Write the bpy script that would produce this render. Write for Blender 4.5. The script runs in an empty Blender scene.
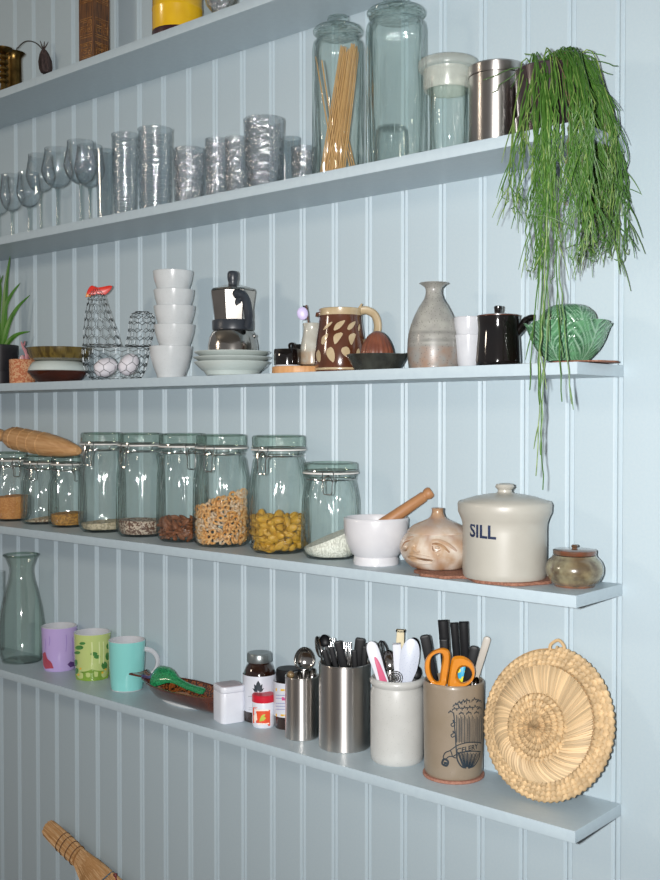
import bpy, math, random
from math import sin, cos, pi, sqrt, atan2, asin
from mathutils import Vector, Matrix
random.seed(7)
sc = bpy.context.scene
COL = sc.collection

# ------------------------------------------------------------------ place: wall is the plane y=0, shelves run along x
G = 0.068                      # board spacing of the panelling
Z0 = 1.5
CAM = Vector((9.0825 * G, -18.5777 * G, -0.97 * G + Z0))
YAW, PITCH, F = -0.718, -0.021, 1069.45
ZS = {1: 8.2865 * G + Z0, 2: 4.1596 * G + Z0, 3: Z0, 4: -4.0718 * G + Z0, 5: -8.21 * G + Z0}   # shelf tops
TH, DEP, XE = 0.2189 * G, 1.7833 * G, 0.1044 * G
CY, SY, CP, SP = cos(YAW), sin(YAW), cos(PITCH), sin(PITCH)
FW = Vector((SY * CP, CY * CP, SP)); RT = Vector((CY, -SY, 0)); UP = RT.cross(FW)

def ray(px, py): return FW + RT * ((px - 330) / F) + UP * ((440 - py) / F)
def proj(P):
    d = P - CAM; w = d.dot(FW)
    return 330 + F * d.dot(RT) / w, 440 - F * d.dot(UP) / w, w

class Spot:
    """A standing place on a shelf, its distance scale k (metres per pixel) and facing angle."""
    def __init__(s, px, shelf, yd=None, pyb=None, r=0, zoff=0, rm=None):
        z = ZS[shelf] + zoff
        if pyb is not None:
            d = ray(px, pyb); t = (z - CAM.z) / d.z; P = CAM + d * t
            h = Vector((P.x - CAM.x, P.y - CAM.y, 0)).normalized()
            P = P + h * (r * t / F)
            lim = -((r * 1.1 if rm is None else rm) * proj(P)[2] / F + .0025)      # a round thing cannot stand inside the wall
            if rm != 0 and P.y > lim: P = P + h * ((lim - P.y) / h.y)
        else:
            y = yd * G; x = 0.0
            for _ in range(30):
                P = Vector((x, y, z)); e = proj(P)[0] - px
                e2 = proj(Vector((x + .001, y, z)))[0] - px
                x -= e * .001 / (e2 - e)
            P = Vector((x, y, z))
        s.loc = P; s.px = px
        s.dirh = Vector((P.x - CAM.x, P.y - CAM.y, 0)).normalized()
        s.k = proj(P)[2] / F
        s.rz = atan2(-s.dirh.y, -s.dirh.x) + pi / 2
    def h(s, py, r=0):
        b = s.loc - s.dirh * (r * s.k)
        hd = (b.x - CAM.x) * SY + (b.y - CAM.y) * CY
        a = (440 - py) / F
        return CAM.z + hd * (a * CP + SP) / (CP - a * SP) - s.loc.z
    def prof(s, pts): return [(r * s.k, s.h(py, r)) for r, py in pts]
    def at(s, px, py, dd=0):
        d = ray(px, py); q = s.loc - s.dirh * dd
        t = (q - CAM).dot(s.dirh) / d.dot(s.dirh)
        return CAM + d * t
    def local(s, P): return Matrix.Rotation(-s.rz, 3, 'Z') @ (P - s.loc)
    def L(s, px, py, dd=0): return s.local(s.at(px, py, dd))

# ------------------------------------------------------------------ materials
def hexc(h):
    h = h.lstrip('#'); v = [int(h[i:i + 2], 16) / 255 for i in (0, 2, 4)]
    return tuple((c / 12.92 if c <= .04045 else ((c + .055) / 1.055) ** 2.4) for c in v) + (1,)
def new_mat(name):
    m = bpy.data.materials.new(name); m.use_nodes = True
    nt = m.node_tree; nt.nodes.clear()
    out = nt.nodes.new('ShaderNodeOutputMaterial')
    return m, nt, out
def lk(nt, a, b): nt.links.new(a, b)
def mat(name, col, rough=.5, metal=0., var=None, bump=None, coat=0., attr=False, stretch=None, spec=None, spots=None, sss=0, grain='noise'):
    """var=(colour2, scale, contrast 0..1); bump=(scale, distance m); spots=(colour, scale, size)."""
    m, nt, out = new_mat(name); N = nt.nodes.new
    p = N('ShaderNodeBsdfPrincipled'); lk(nt, p.outputs[0], out.inputs[0])
    p.inputs['Base Color'].default_value = hexc(col); p.inputs['Roughness'].default_value = rough; p.inputs['Metallic'].default_value = metal
    p.inputs['Coat Weight'].default_value = coat; p.inputs['Coat Roughness'].default_value = .08
    if spec is not None: p.inputs['Specular IOR Level'].default_value = spec
    if sss: p.inputs['Subsurface Weight'].default_value = sss; p.inputs['Subsurface Radius'].default_value = (.003, .003, .003)
    tc = N('ShaderNodeTexCoord'); mp = N('ShaderNodeMapping'); lk(nt, tc.outputs['Object'], mp.inputs[0])
    if stretch: mp.inputs['Scale'].default_value = stretch
    src = None
    if attr:
        a = N('ShaderNodeAttribute'); a.attribute_name = 'col'; src = a.outputs['Color']
    def tex(scale, det=4):
        if grain == 'voronoi':
            t = N('ShaderNodeTexVoronoi'); t.inputs['Scale'].default_value = scale; lk(nt, mp.outputs[0], t.inputs['Vector']); return t
        t = N('ShaderNodeTexNoise'); t.inputs['Scale'].default_value = scale; t.inputs['Detail'].default_value = det; lk(nt, mp.outputs[0], t.inputs['Vector']); return t
    if var:
        t = tex(var[1]); rp = N('ShaderNodeValToRGB'); w = (1 - var[2]) / 2
        rp.color_ramp.elements[0].position = .5 - w * .5; rp.color_ramp.elements[1].position = .5 + w * .5 + .01
        rp.color_ramp.elements[0].color = (0, 0, 0, 1); rp.color_ramp.elements[1].color = (1, 1, 1, 1)
        if grain == 'voronoi':
            sp_ = N('ShaderNodeSeparateColor'); lk(nt, t.outputs['Color'], sp_.inputs[0]); lk(nt, sp_.outputs[0], rp.inputs[0])
        else: lk(nt, t.outputs[0], rp.inputs[0])
        mx = N('ShaderNodeMix'); mx.data_type = 'RGBA'; lk(nt, rp.outputs[0], mx.inputs[0])
        if src: lk(nt, src, mx.inputs[6])
        else: mx.inputs[6].default_value = hexc(col)
        mx.inputs[7].default_value = hexc(var[0]); src = mx.outputs[2]
    if spots:
        t = N('ShaderNodeTexVoronoi'); t.inputs['Scale'].default_value = spots[1]; lk(nt, tc.outputs['Object'], t.inputs['Vector'])
        lt = N('ShaderNodeMath'); lt.operation = 'LESS_THAN'; lt.inputs[1].default_value = spots[2]; lk(nt, t.outputs['Distance'], lt.inputs[0])
        mx = N('ShaderNodeMix'); mx.data_type = 'RGBA'; lk(nt, lt.outputs[0], mx.inputs[0])
        if src: lk(nt, src, mx.inputs[6])
        else: mx.inputs[6].default_value = hexc(col)
        mx.inputs[7].default_value = hexc(spots[0]); src = mx.outputs[2]
    if src: lk(nt, src, p.inputs['Base Color'])
    if bump:
        t = tex(bump[0], 3); b = N('ShaderNodeBump'); b.inputs['Distance'].default_value = bump[1]; b.inputs['Strength'].default_value = 1
        lk(nt, t.outputs[0], b.inputs['Height']); lk(nt, b.outputs[0], p.inputs['Normal'])
    return m
def glass(name, centre='#feffff', edge='#a0b0ae', rough=.05, bump=None, refl=.045, milky=0., milk='#ffffff'):
    m, nt, out = new_mat(name); N = nt.nodes.new
    lw = N('ShaderNodeLayerWeight'); lw.inputs['Blend'].default_value = .5
    pw = N('ShaderNodeMath'); pw.operation = 'POWER'; pw.inputs[1].default_value = 4.5; lk(nt, lw.outputs['Facing'], pw.inputs[0])
    mx = N('ShaderNodeMix'); mx.data_type = 'RGBA'; lk(nt, pw.outputs[0], mx.inputs[0])
    mx.inputs[6].default_value = hexc(centre); mx.inputs[7].default_value = hexc(edge)
    tr = N('ShaderNodeBsdfTransparent'); lk(nt, mx.outputs[2], tr.inputs[0])
    gl = N('ShaderNodeBsdfGlossy'); gl.inputs['Roughness'].default_value = rough
    p5 = N('ShaderNodeMath'); p5.operation = 'POWER'; p5.inputs[1].default_value = 4.; lk(nt, lw.outputs['Facing'], p5.inputs[0])
    ma = N('ShaderNodeMath'); ma.operation = 'MULTIPLY_ADD'; ma.inputs[1].default_value = .75; ma.inputs[2].default_value = refl; lk(nt, p5.outputs[0], ma.inputs[0])
    ms = N('ShaderNodeMixShader'); lk(nt, ma.outputs[0], ms.inputs[0]); lk(nt, tr.outputs[0], ms.inputs[1]); lk(nt, gl.outputs[0], ms.inputs[2])
    last = ms
    if milky:
        df = N('ShaderNodeBsdfDiffuse'); df.inputs[0].default_value = hexc(milk); m2 = N('ShaderNodeMixShader'); m2.inputs[0].default_value = milky
        lk(nt, ms.outputs[0], m2.inputs[1]); lk(nt, df.outputs[0], m2.inputs[2]); last = m2
    lk(nt, last.outputs[0], out.inputs[0])
    if bump:
        tc = N('ShaderNodeTexCoord'); mp = N('ShaderNodeMapping'); lk(nt, tc.outputs['Object'], mp.inputs[0])
        if len(bump) > 2: mp.inputs['Scale'].default_value = bump[2]
        t = N('ShaderNodeTexNoise'); t.inputs['Scale'].default_value = bump[0]; t.inputs['Detail'].default_value = 2; lk(nt, mp.outputs[0], t.inputs['Vector'])
        b = N('ShaderNodeBump'); b.inputs['Distance'].default_value = bump[1]; lk(nt, t.outputs[0], b.inputs['Height'])
        lk(nt, b.outputs[0], gl.inputs['Normal']); lk(nt, b.outputs[0], lw.inputs['Normal'])
    return m

MT = {}
MT['paint'] = mat('pale_blue_paint', '#aebdc4', .5, bump=(900, .00012), var=('#a9bac3', 300, .2))
MT['shelf'] = mat('shelf_paint', '#b0c0c8', .42, bump=(500, .0001), var=('#abbbc4', 120, .2))
MT['floor'] = mat('floor_wood', '#8a6a48', .5, var=('#6f5236', 12, .3), stretch=(.3, 6, 1))
MT['ceil'] = mat('ceiling_white', '#dcdcd8', .8, var=('#d6d6d2', 20, .2))
MT['glass'] = glass('clear_glass')
MT['jarglass'] = glass('greenish_jar_glass', '#fdfffe', '#8ba69d', .06, bump=(55, .012, (1, 1, .14)), refl=.06)
MT['lidglass'] = glass('thick_green_glass', '#f1f7f3', '#7f978f', .06, bump=(60, .006), refl=.06)
MT['vasglass'] = glass('grey_green_glass', '#f8fbf9', '#7d8f88', refl=.05)
MT['hammered'] = glass('hammered_glass', '#fdfeff', '#9fadb1', .085, bump=(95, .0085), refl=.16)
MT['ribglass'] = glass('ribbed_glass', '#fcfeff', '#94a5aa', .075, bump=(200, .0035, (.3, .3, 1)), refl=.14)
MT['wineglass'] = glass('wine_glass', '#fcfeff', '#5d7074', .03, bump=(45, .005), refl=.09)
MT['stemglass'] = glass('solid_stem_glass', '#e9f1f1', '#4d6064', .05, refl=.16)
MT['facet'] = glass('faceted_glass', '#f8fbfc', '#6d8085', .05, refl=.13)
MT['plastic'] = glass('cloudy_plastic', '#fbfcf9', '#e6ebe6', .25, milky=.17, milk='#eef0ea')
MT['white'] = mat('white_glaze', '#c4c6ca', .18, coat=.5, var=('#bdbfc4', 60, .3))
MT['speckwhite'] = mat('speckled_white_glaze', '#c9cdcf', .22, coat=.5, spots=('#9a9e9c', 420, .12), var=('#c1c6c8', 40, .2))
MT['steel'] = mat('brushed_steel', '#d0ccc8', .34, 1.)
_p = [n for n in MT['steel'].node_tree.nodes if n.type == 'BSDF_PRINCIPLED'][0]
_p.inputs['Anisotropic'].default_value = .85; _p.inputs['Anisotropic Rotation'].default_value = .25; _tg = MT['steel'].node_tree.nodes.new('ShaderNodeTangent'); _tg.direction_type = 'RADIAL'; _tg.axis = 'Z'
MT['steel'].node_tree.links.new(_tg.outputs[0], _p.inputs['Tangent'])
MT['chrome'] = mat('polished_steel', '#c9c7c4', .1, 1., var=('#bfbdba', 50, .2))
MT['black'] = mat('black_plastic', '#0e0f11', .46, var=('#14161a', 60, .3), spec=.25)
MT['blackglaze'] = mat('black_gloss_glaze', '#0b0a0b', .06, coat=1, var=('#120c0a', 30, .3))
MT['wood'] = mat('pale_wood', '#c79a66', .45, var=('#b0804e', 30, .3), stretch=(3, 3, .35))
MT['cork'] = mat('cork', '#b98a70', .85, var=('#8e5f4a', 420, .5), bump=(350, .0008))
MT['brass'] = mat('aged_brass', '#8f7444', .33, 1., var=('#5f4c2a', 60, .3))
MT['wire'] = mat('grey_wire', '#55595b', .35, .8, var=('#3f4244', 200, .3))

# ------------------------------------------------------------------ mesh building
class M:
    def __init__(s): s.v = []; s.f = []; s.c = None
    def add(s, vs, fs, T=None, col=None):
        b = len(s.v)
        s.v += [(T @ Vector(p)) if T else Vector(p) for p in vs]
        s.f += [tuple(i + b for i in f) for f in fs]
        if col is not None:
            if s.c is None: s.c = [(1, 1, 1, 1)] * b
            s.c += col
        elif s.c is not None: s.c += [(1, 1, 1, 1)] * len(vs)
        return s
    def lathe(s, prof, seg=40, T=None, fn=None, closed=False, colfn=None, a0=0.):
        vs, fs, rows = [], [], []
        for i, (r, z) in enumerate(prof):
            if abs(r) < 1e-7 and not closed: rows.append([len(vs)]); vs.append((0, 0, z)); continue
            row = []
            for j in range(seg):
                a = a0 + 2 * pi * j / seg
                p = fn(a, r, z) if fn else (r * sin(a), -r * cos(a), z)
                row.append(len(vs)); vs.append(p)
            rows.append(row)
        pairs = list(zip(rows, rows[1:])) + ([(rows[-1], rows[0])] if closed else [])
        for a, b in pairs:
            for j in range(seg):
                k = (j + 1) % seg
                if len(a) == 1 and len(b) == 1: continue
                if len(a) == 1: fs.append((a[0], b[k], b[j]))
                elif len(b) == 1: fs.append((a[j], a[k], b[0]))
                else: fs.append((a[j], a[k], b[k], b[j]))
        return s.add(vs, fs, T, [colfn(Vector(p)) for p in vs] if colfn else None)
    def tube(s, pts, r, seg=6, closed=False, T=None, colv=None, flat=1.):
        pts = [Vector(p) for p in pts]; n = len(pts); vs, fs = [], []
        tan = []
        for i in range(n):
            a = pts[(i - 1) % n] if (closed or i > 0) else pts[i]; b = pts[(i + 1) % n] if (closed or i < n - 1) else pts[i]
            t = (b - a); tan.append(t.normalized() if t.length > 1e-9 else Vector((0, 0, 1)))
        u = tan[0].orthogonal().normalized()
        for i in range(n):
            t = tan[i]; u = (u - t * u.dot(t)); u = u.normalized() if u.length > 1e-6 else t.orthogonal().normalized()
            w = t.cross(u); rr = r[i] if isinstance(r, (list, tuple)) else r
            for j in range(seg):
                a = 2 * pi * j / seg; vs.append(pts[i] + (u * cos(a) + w * sin(a) * flat) * rr)
        for i in range(n if closed else n - 1):
            for j in range(seg):
                k = (j + 1) % seg; a = i * seg; b = ((i + 1) % n) * seg
                fs.append((a + j, a + k, b + k, b + j))
        if not closed:
            fs.append(tuple(reversed(range(seg)))); fs.append(tuple((n - 1) * seg + j for j in range(seg)))
        return s.add(vs, fs, T, [colv] * len(vs) if colv else None)
    def prism(s, out, z0, z1, bev=0., T=None):
        """outline (x, y), extruded z0..z1 with chamfered ends"""
        n = len(out)
        area = sum(out[i][0] * out[(i + 1) % n][1] - out[(i + 1) % n][0] * out[i][1] for i in range(n))
        if area < 0: out = out[::-1]
        def inset(b):
            r = []
            for i in range(n):
                p, q, w = Vector(out[i - 1]), Vector(out[i]), Vector(out[(i + 1) % n])
                e1 = (q - p); e2 = (w - q)
                e1 = e1.normalized() if e1.length > 1e-9 else Vector((0, 0)); e2 = e2.normalized() if e2.length > 1e-9 else e1
                nn = Vector((-(e1.y + e2.y), e1.x + e2.x)); nn = nn.normalized() if nn.length > 1e-9 else Vector((0, 0))
                r.append((q.x + nn.x * b, q.y + nn.y * b))
            return r
        if bev > 0: lay = [(inset(bev), z0), (inset(bev * .3), z0 + bev * .3), (out, z0 + bev), (out, z1 - bev), (inset(bev * .3), z1 - bev * .3), (inset(bev), z1)]
        else: lay = [(out, z0), (out, z1)]
        vs = [(x, y, z) for o, z in lay for x, y in o]; fs = [tuple(reversed(range(n))), tuple((len(lay) - 1) * n + i for i in range(n))]
        for l in range(len(lay) - 1):
            for i in range(n):
                k = (i + 1) % n; fs.append((l * n + i, l * n + k, (l + 1) * n + k, (l + 1) * n + i))
        return s.add(vs, fs, T)
    def strip(s, out, t, bev=0., y=0., T=None):
        """outline (x, z) in the upright plane, thickness t along y"""
        R = Matrix(((1, 0, 0, 0), (0, 0, -1, y), (0, 1, 0, 0), (0, 0, 0, 1)))
        return s.prism(out, -t / 2, t / 2, bev, (T @ R) if T else R)
    def box(s, x0, x1, y0, y1, z0, z1, bev=0., T=None): return s.prism([(x0, y0), (x1, y0), (x1, y1), (x0, y1)], z0, z1, bev, T)
    def ball(s, c, rx, ry=None, rz=None, seg=20, n=10, T=None, colfn=None):
        ry = ry or rx; rz = rz or rx; t = Matrix.Translation(c) @ Matrix.Diagonal((rx, ry, rz, 1))
        return s.lathe([(sin(pi * i / n), -cos(pi * i / n)) if 0 < i < n else (0, -1 if i == 0 else 1) for i in range(n + 1)], seg, (T @ t) if T else t, colfn=colfn)
    def ribbon(s, pts, nrm, w, off=.0003):
        vs, fs = [], []; n = len(pts)
        for i in range(n):
            t = (pts[min(i + 1, n - 1)] - pts[max(i - 1, 0)]); t = t.normalized() if t.length > 1e-9 else Vector((0, 0, 1))
            b = nrm[i].cross(t).normalized() * (w / 2); p = pts[i] + nrm[i] * off
            vs += [p - b, p + b]
        for i in range(n - 1): fs.append((2 * i, 2 * i + 2, 2 * i + 3, 2 * i + 1))
        return s.add(vs, fs)
def obj(name, m, mt, parent=None, ang=38, sub=0):
    me = bpy.data.meshes.new(name); me.from_pydata([tuple(v) for v in m.v], [], m.f); me.update()
    if m.c is not None:
        a = me.color_attributes.new('col', 'FLOAT_COLOR', 'POINT')
        for i, c in enumerate(m.c): a.data[i].color = c
    me.polygons.foreach_set('use_smooth', [True] * len(me.polygons)); me.set_sharp_from_angle(angle=math.radians(ang))
    o = bpy.data.objects.new(name, me); COL.objects.link(o); me.materials.append(MT[mt] if isinstance(mt, str) else mt)
    if parent: o.parent = parent
    if sub: md = o.modifiers.new('smooth', 'SUBSURF'); md.levels = md.render_levels = sub
    return o
def tag(o, label, cat, group=None):
    o['label'] = label; o['category'] = cat
    if group: o['group'] = group
    return o
def place(o, where, rz=None):
    if isinstance(where, Spot): o.location = where.loc; o.rotation_euler = (0, 0, where.rz if rz is None else rz)
    elif isinstance(where, Matrix): o.matrix_world = where
    else: o.location = where; o.rotation_euler = (0, 0, rz or 0)
    return o
def thing(name, label, cat, where, rz=None, group=None):
    o = bpy.data.objects.new(name, None); o.empty_display_size = .01; COL.objects.link(o)
    return tag(place(o, where, rz), label, cat, group)
def solo(name, label, cat, m, mt, where, rz=None, group=None, **kw):
    return tag(place(obj(name, m, mt, **kw), where, rz), label, cat, group)
def dup(o, label=None):
    c = o.copy(); COL.objects.link(c)
    if label: c['label'] = label
    for ch in list(o.children):
        d = ch.copy(); COL.objects.link(d); d.parent = c
        for g in list(ch.children):
            e = g.copy(); COL.objects.link(e); e.parent = d
    return c
def part_label(o, t): o['label'] = t; return o
def wall_of(prof, t):
    """closed hollow vessel from an outer profile (starting on the axis) with wall t"""
    top = prof[-1]; inner = [(max(r - t, 0.0004), z) for r, z in prof[1:] if z > prof[0][1] + t * 1.4]
    inner = inner[::-1]; rb = max(inner[-1][0] - .001, .001)
    return prof + [(top[0] - t * .3, top[1] + t * .35), (top[0] - t * .7, top[1] + t * .35)] + inner + [(rb * .9, prof[0][1] + t), (0, prof[0][1] + t)]
def smooth(pts, n=4, closed=False):
    """Catmull-Rom through tuples"""
    P = [Vector(p) for p in pts]; out = []; N_ = len(P)
    rng = range(N_ if closed else N_ - 1)
    for i in rng:
        p0 = P[(i - 1) % N_] if (closed or i > 0) else P[i]; p1 = P[i]; p2 = P[(i + 1) % N_]; p3 = P[(i + 2) % N_] if (closed or i < N_ - 2) else p2
        for j in range(n):
            t = j / n
            out.append(.5 * ((2 * p1) + (p2 - p0) * t + (2 * p0 - 5 * p1 + 4 * p2 - p3) * t * t + (3 * p1 - p0 - 3 * p2 + p3) * t ** 3))
    if not closed: out.append(P[-1])
    return [tuple(p) for p in out]
def frame(B, T, twist=0.):
    z = (T - B).normalized(); v = (B - CAM); y = (v - z * v.dot(z)).normalized(); x = y.cross(z)
    m = Matrix(((x.x, y.x, z.x, B.x), (x.y, y.y, z.y, B.y), (x.z, y.z, z.z, B.z), (0, 0, 0, 1)))
    return m @ Matrix.Rotation(twist, 4, 'Z'), (T - B).length
def rrect(x0, x1, z0, z1, r, n=5):
    o = []
    for cx, cz, a in ((x1 - r, z0 + r, -pi / 2), (x1 - r, z1 - r, 0), (x0 + r, z1 - r, pi / 2), (x0 + r, z0 + r, pi)):
        for i in range(n + 1): o.append((cx + r * cos(a + pi / 2 * i / n), cz + r * sin(a + pi / 2 * i / n)))
    return o

# ------------------------------------------------------------------ the setting
def struct(o): o['kind'] = 'structure'; return o
w = M(); xs = []
for k in range(-34, 12):                    # bead between two V-grooves at every board joint
    c = k * G
    pr = [(-.0068, 0), (-.0060, .0004), (-.0034, .0030), (-.0026, .0030), (-.0012, .0012), (.0002, .0002), (.0010, .0002), (.0022, .0012), (.0042, .0030), (.0049, .0030), (.0064, .0004), (.0070, 0)]
    xs += [(c + x, y) for x, y in pr]
xs = [(-2.4, 0)] + xs + [(.85, 0)]
vs = [(x, y, z) for x, y in xs for z in (0, 2.7)]; fs = [(2 * i, 2 * i + 2, 2 * i + 3, 2 * i + 1) for i in range(len(xs) - 1)]
n0 = len(vs); vs += [(-2.4, .03, 0), (-2.4, .03, 2.7), (.85, .03, 0), (.85, .03, 2.7)]
fs += [(n0, n0 + 1, n0 + 3, n0 + 2)]
w.add(vs, fs); struct(obj('wall_back', w, 'paint', ang=20))
struct(obj('floor', M().box(-2.4, 1.9, -3.4, .03, -.03, 0), 'floor'))
struct(obj('ceiling', M().box(-2.4, 1.9, -3.4, .03, 2.7, 2.73), 'ceil'))
SHL = {1: 'topmost pale blue wall shelf, carrying the brass pieces and yellow tin', 2: 'pale blue wall shelf second from top, lined with drinking glasses',
       3: 'middle pale blue wall shelf, carrying the wire hen and jugs', 4: 'pale blue wall shelf carrying the row of clip-top jars',
       5: 'lowest pale blue wall shelf, carrying mugs and utensil pots'}
for s in range(1, 6):
    m = M().prism([(-2.3, -DEP), (XE, -DEP), (XE, -.0005), (-2.3, -.0005)], ZS[s] - TH, ZS[s], .0008)
    tag(obj('wall_shelf', m, 'shelf', ang=30), SHL[s], 'shelf', 'pale blue wall shelves')

# ------------------------------------------------------------------ shelf 5 (lowest)
sp = Spot(22, 5, pyb=661, r=20)
t = thing('glass_carafe', 'tall grey-green glass carafe at the left end of the lowest shelf', 'carafe', sp)
pr = sp.prof([(0, 661), (19, 661), (22, 655), (23.5, 645), (23.2, 632), (20.5, 612), (16.5, 594), (13.2, 582), (11.8, 573), (12.2, 568), (15, 561), (17.3, 557)])
pr[0] = (0, 0); pr[1] = (pr[1][0], 0)
obj('body', M().lathe(wall_of(pr, .0028), 48), 'vasglass', t)
obj('rim', M().lathe([(17.0 * sp.k + .0022 * cos(a), sp.h(557, 17) + .0022 * sin(a)) for a in [i * pi / 4 for i in range(8)]], 40, closed=True), 'lidglass', t)
sp = Spot(-8, 5, yd=-.5)
solo('tumbler', 'clear straight tumbler half out of frame behind the carafe', 'glass', M().lathe(wall_of([(0, 0)] + [(12 * sp.k, 0), (13 * sp.k, sp.h(600)), (13.5 * sp.k, sp.h(572))], .002), 32), 'glass', sp)

def mug(cx, yb, r, ytop, mname, col, label, hang):
    sp = Spot(cx, 5, pyb=yb, r=r * .9, rm=r * (1.42 if abs(hang) < .5 else 1.05))
    t = thing('mug', label, 'mug', sp, group='enamel coloured mugs on the lowest shelf')
    rb = r * .9
    pr = sp.prof([(rb * .94, yb), (rb, yb - 2), (r * .96, yb - 18), (r, ytop + 2.5), (r, ytop + .6)]); pr[0] = (pr[0][0], 0)
    th = .0028
    body = M().lathe([(0, 0)] + pr, 48); obj('body', body, mat(mname, col, .15, coat=.6, var=(col, 30, .3)), t)
    H = pr[-1][1]; R = pr[-1][0]
    inner = [(R, H), (R - th * .3, H + th * .35), (R - th * .7, H + th * .35), (R - th, H), (pr[1][0] - th, .006), (0, .004)]
    obj('lining', M().lathe(inner, 48), 'white', t)
    hm = M(); pts = []
    for i in range(15):
        a = -pi / 2 * 1.05 + pi * 1.05 * i / 14; pts.append(((R - .002) + .0245 * max(0, cos(a)) - .002 * (cos(a) <= 0), 0, H * .52 + .0245 * sin(a)))
    hm.tube(pts, .0036, 8, T=Matrix.Rotation(hang, 4, 'Z'), flat=1.3); obj('handle', hm, 'white', t)
    return t, sp, pr
def mugr(r, yb, yt): return lambda y: (r * .9 + r * .06 * min(1, max(0, (yb - 2 - y) / 16)) if y > yb - 18 else r * .96 + r * .04 * min(1, (yb - 18 - y) / max(1, yb - 18 - yt))) + .22
def rmap(sp, px, py, r):
    """local point + normal on a standing round body of pixel radius r under the image point"""
    x = max(-.985, min(.985, (px - sp.px) / r)); th = asin(x)
    return Vector((r * sp.k * sin(th), -r * sp.k * cos(th), sp.h(py, r * cos(th)))), Vector((sin(th), -cos(th), 0))
def stroke(m, sp, pts, r, w, n=4, off=.0003, close=False):
    """line drawn on a round body; r may depend on py"""
    if n > 1: pts = smooth([(a, b, 0) for a, b in pts], n, close)
    if close: pts = list(pts) + [pts[0]]
    P, Q = [], []
    for p in pts:
        a, b = rmap(sp, p[0], p[1], r(p[1]) if callable(r) else r); P.append(a); Q.append(b)
    m.ribbon(P, Q, w, off)
def patch(m, sp, out, r, off=.0003, rows=10):
    """filled outline on a round body: horizontal scan bands so that it follows the curve"""
    ys = [p[1] for p in out]; y0, y1 = min(ys), max(ys); prev = None; n = len(out)
    for i in range(rows + 1):
        y = y0 + (y1 - y0) * (i + (.02 if i == 0 else -.02 if i == rows else 0)) / rows; xs = []
        for j in range(n):
            (xa, ya), (xb, yb) = out[j], out[(j + 1) % n]
            if (ya <= y < yb) or (yb <= y < ya): xs.append(xa + (xb - xa) * (y - ya) / (yb - ya))
        if len(xs) < 2: prev = None; continue
        a, b = min(xs), max(xs); row = []
        for q in range(5):
            P, Nn = rmap(sp, a + (b - a) * q / 4, y, r(y) if callable(r) else r); row.append(P + Nn * off)
        if prev: m.add(prev + row, [(q, q + 5, q + 6, q + 1) for q in range(4)])
        prev = row
LR, GR = mugr(17.6, 671.5, 631), mugr(18.2, 679, 637.5)
t, sp, pr = mug(59.5, 671.5, 17.6, 628.5, 'lilac_glaze', '#b7a3d6', 'lilac mug, leftmost of the three beside the glass carafe', pi * .62)
MT['lil2'] = mat('deep_lilac_print', '#9d86c4', .2, coat=.5, var=('#a48fca', 80, .3)); MT['plum'] = mat('plum_print', '#5d3f7a', .2, coat=.5, var=('#513670', 80, .3)); MT['redprint'] = mat('red_print', '#b04a5c', .2, coat=.5, var=('#a03d50', 80, .3))
m = M()
for x, y0, y1 in ((50, 636, 645), (66, 635, 652), (72, 638, 657), (46, 638, 650)): m = M(); stroke(m, sp, [(x, y0), (x + .4, (y0 + y1) / 2), (x - .3, y1)], LR, .0016); obj('painted_trunk', m, 'lil2', t)
m = M(); patch(m, sp, [(67, 665), (70, 662), (74, 663), (75, 666), (70, 668)], LR); obj('painted_stone', m, 'plum', t)
m = M(); patch(m, sp, [(43.5, 652), (46, 651), (48, 658), (52, 662), (54, 668), (46, 668), (44, 664)], LR); obj('painted_cushion', m, 'redprint', t)
t, sp, pr = mug(92.5, 679, 18.2, 635, 'lime_glaze', '#b9c77e', 'lime green mug with painted leaves, between the lilac and turquoise mugs', pi * .55)
MT['leafp'] = mat('leaf_print', '#4f8a46', .2, coat=.5, var=('#3f7539', 80, .3)); MT['leafpale'] = mat('pale_trunk_print', '#d6dfa6', .2, coat=.5, var=('#ccd698', 80, .3)); MT['grassp'] = mat('grass_print', '#7fa03d', .2, coat=.5, var=('#6f9035', 80, .4)); MT['flowp'] = mat('yellow_print', '#e5b53a', .2, coat=.5, var=('#d8a52c', 80, .4))
m = M()
for cx, cy, rx, ry in ((80, 645, 4, 2.2), (78, 650, 3, 1.6), (94, 652, 3.5, 2), (97, 655, 3.2, 2), (76.5, 660, 1.6, 3.5), (104, 664, 3, 4), (107, 655, 2, 4), (77, 668, 2, 3), (83, 641, 3, 1.5), (107.5, 645, 1.6, 3)):
    m = M(); patch(m, sp, [(cx + rx * cos(a), cy + 2 + ry * sin(a)) for a in [i * pi / 5 for i in range(10)]], GR, rows=6); obj('painted_leaf', m, 'leafp', t)
m = M()
for x in (92, 99, 103): m = M(); stroke(m, sp, [(x, 642), (x + .3, 652), (x, 664)], GR, .0024); obj('painted_trunk', m, 'leafpale', t)
m = M(); patch(m, sp, [(75.5, 672), (92, 669.5), (108.5, 672), (108, 676), (107, 681), (92, 683), (78, 681), (76.5, 676)], GR, rows=8); obj('painted_grass', m, 'grassp', t)
m = M()
for x, y in ((79, 672), (81, 666), (102, 671), (105, 668)): m = M(); patch(m, sp, [(x + 1.1 * cos(a), y + 2 + 1.1 * sin(a)) for a in [i * pi / 4 for i in range(8)]], GR, off=.0005, rows=4); obj('painted_flower', m, 'flowp', t)
t, sp, pr = mug(127, 688, 18.2, 643, 'turquoise_glaze', '#86cfca', 'turquoise mug with white handle showing, rightmost of the three', 0.05)
m = M(); m.lathe([(pr[0][0] + .0002, .0002), (pr[0][0] + .0009, .0012), (pr[0][0] + .0006, .0018)], 48)
obj('white_foot_band', m, 'white', t)

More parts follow.
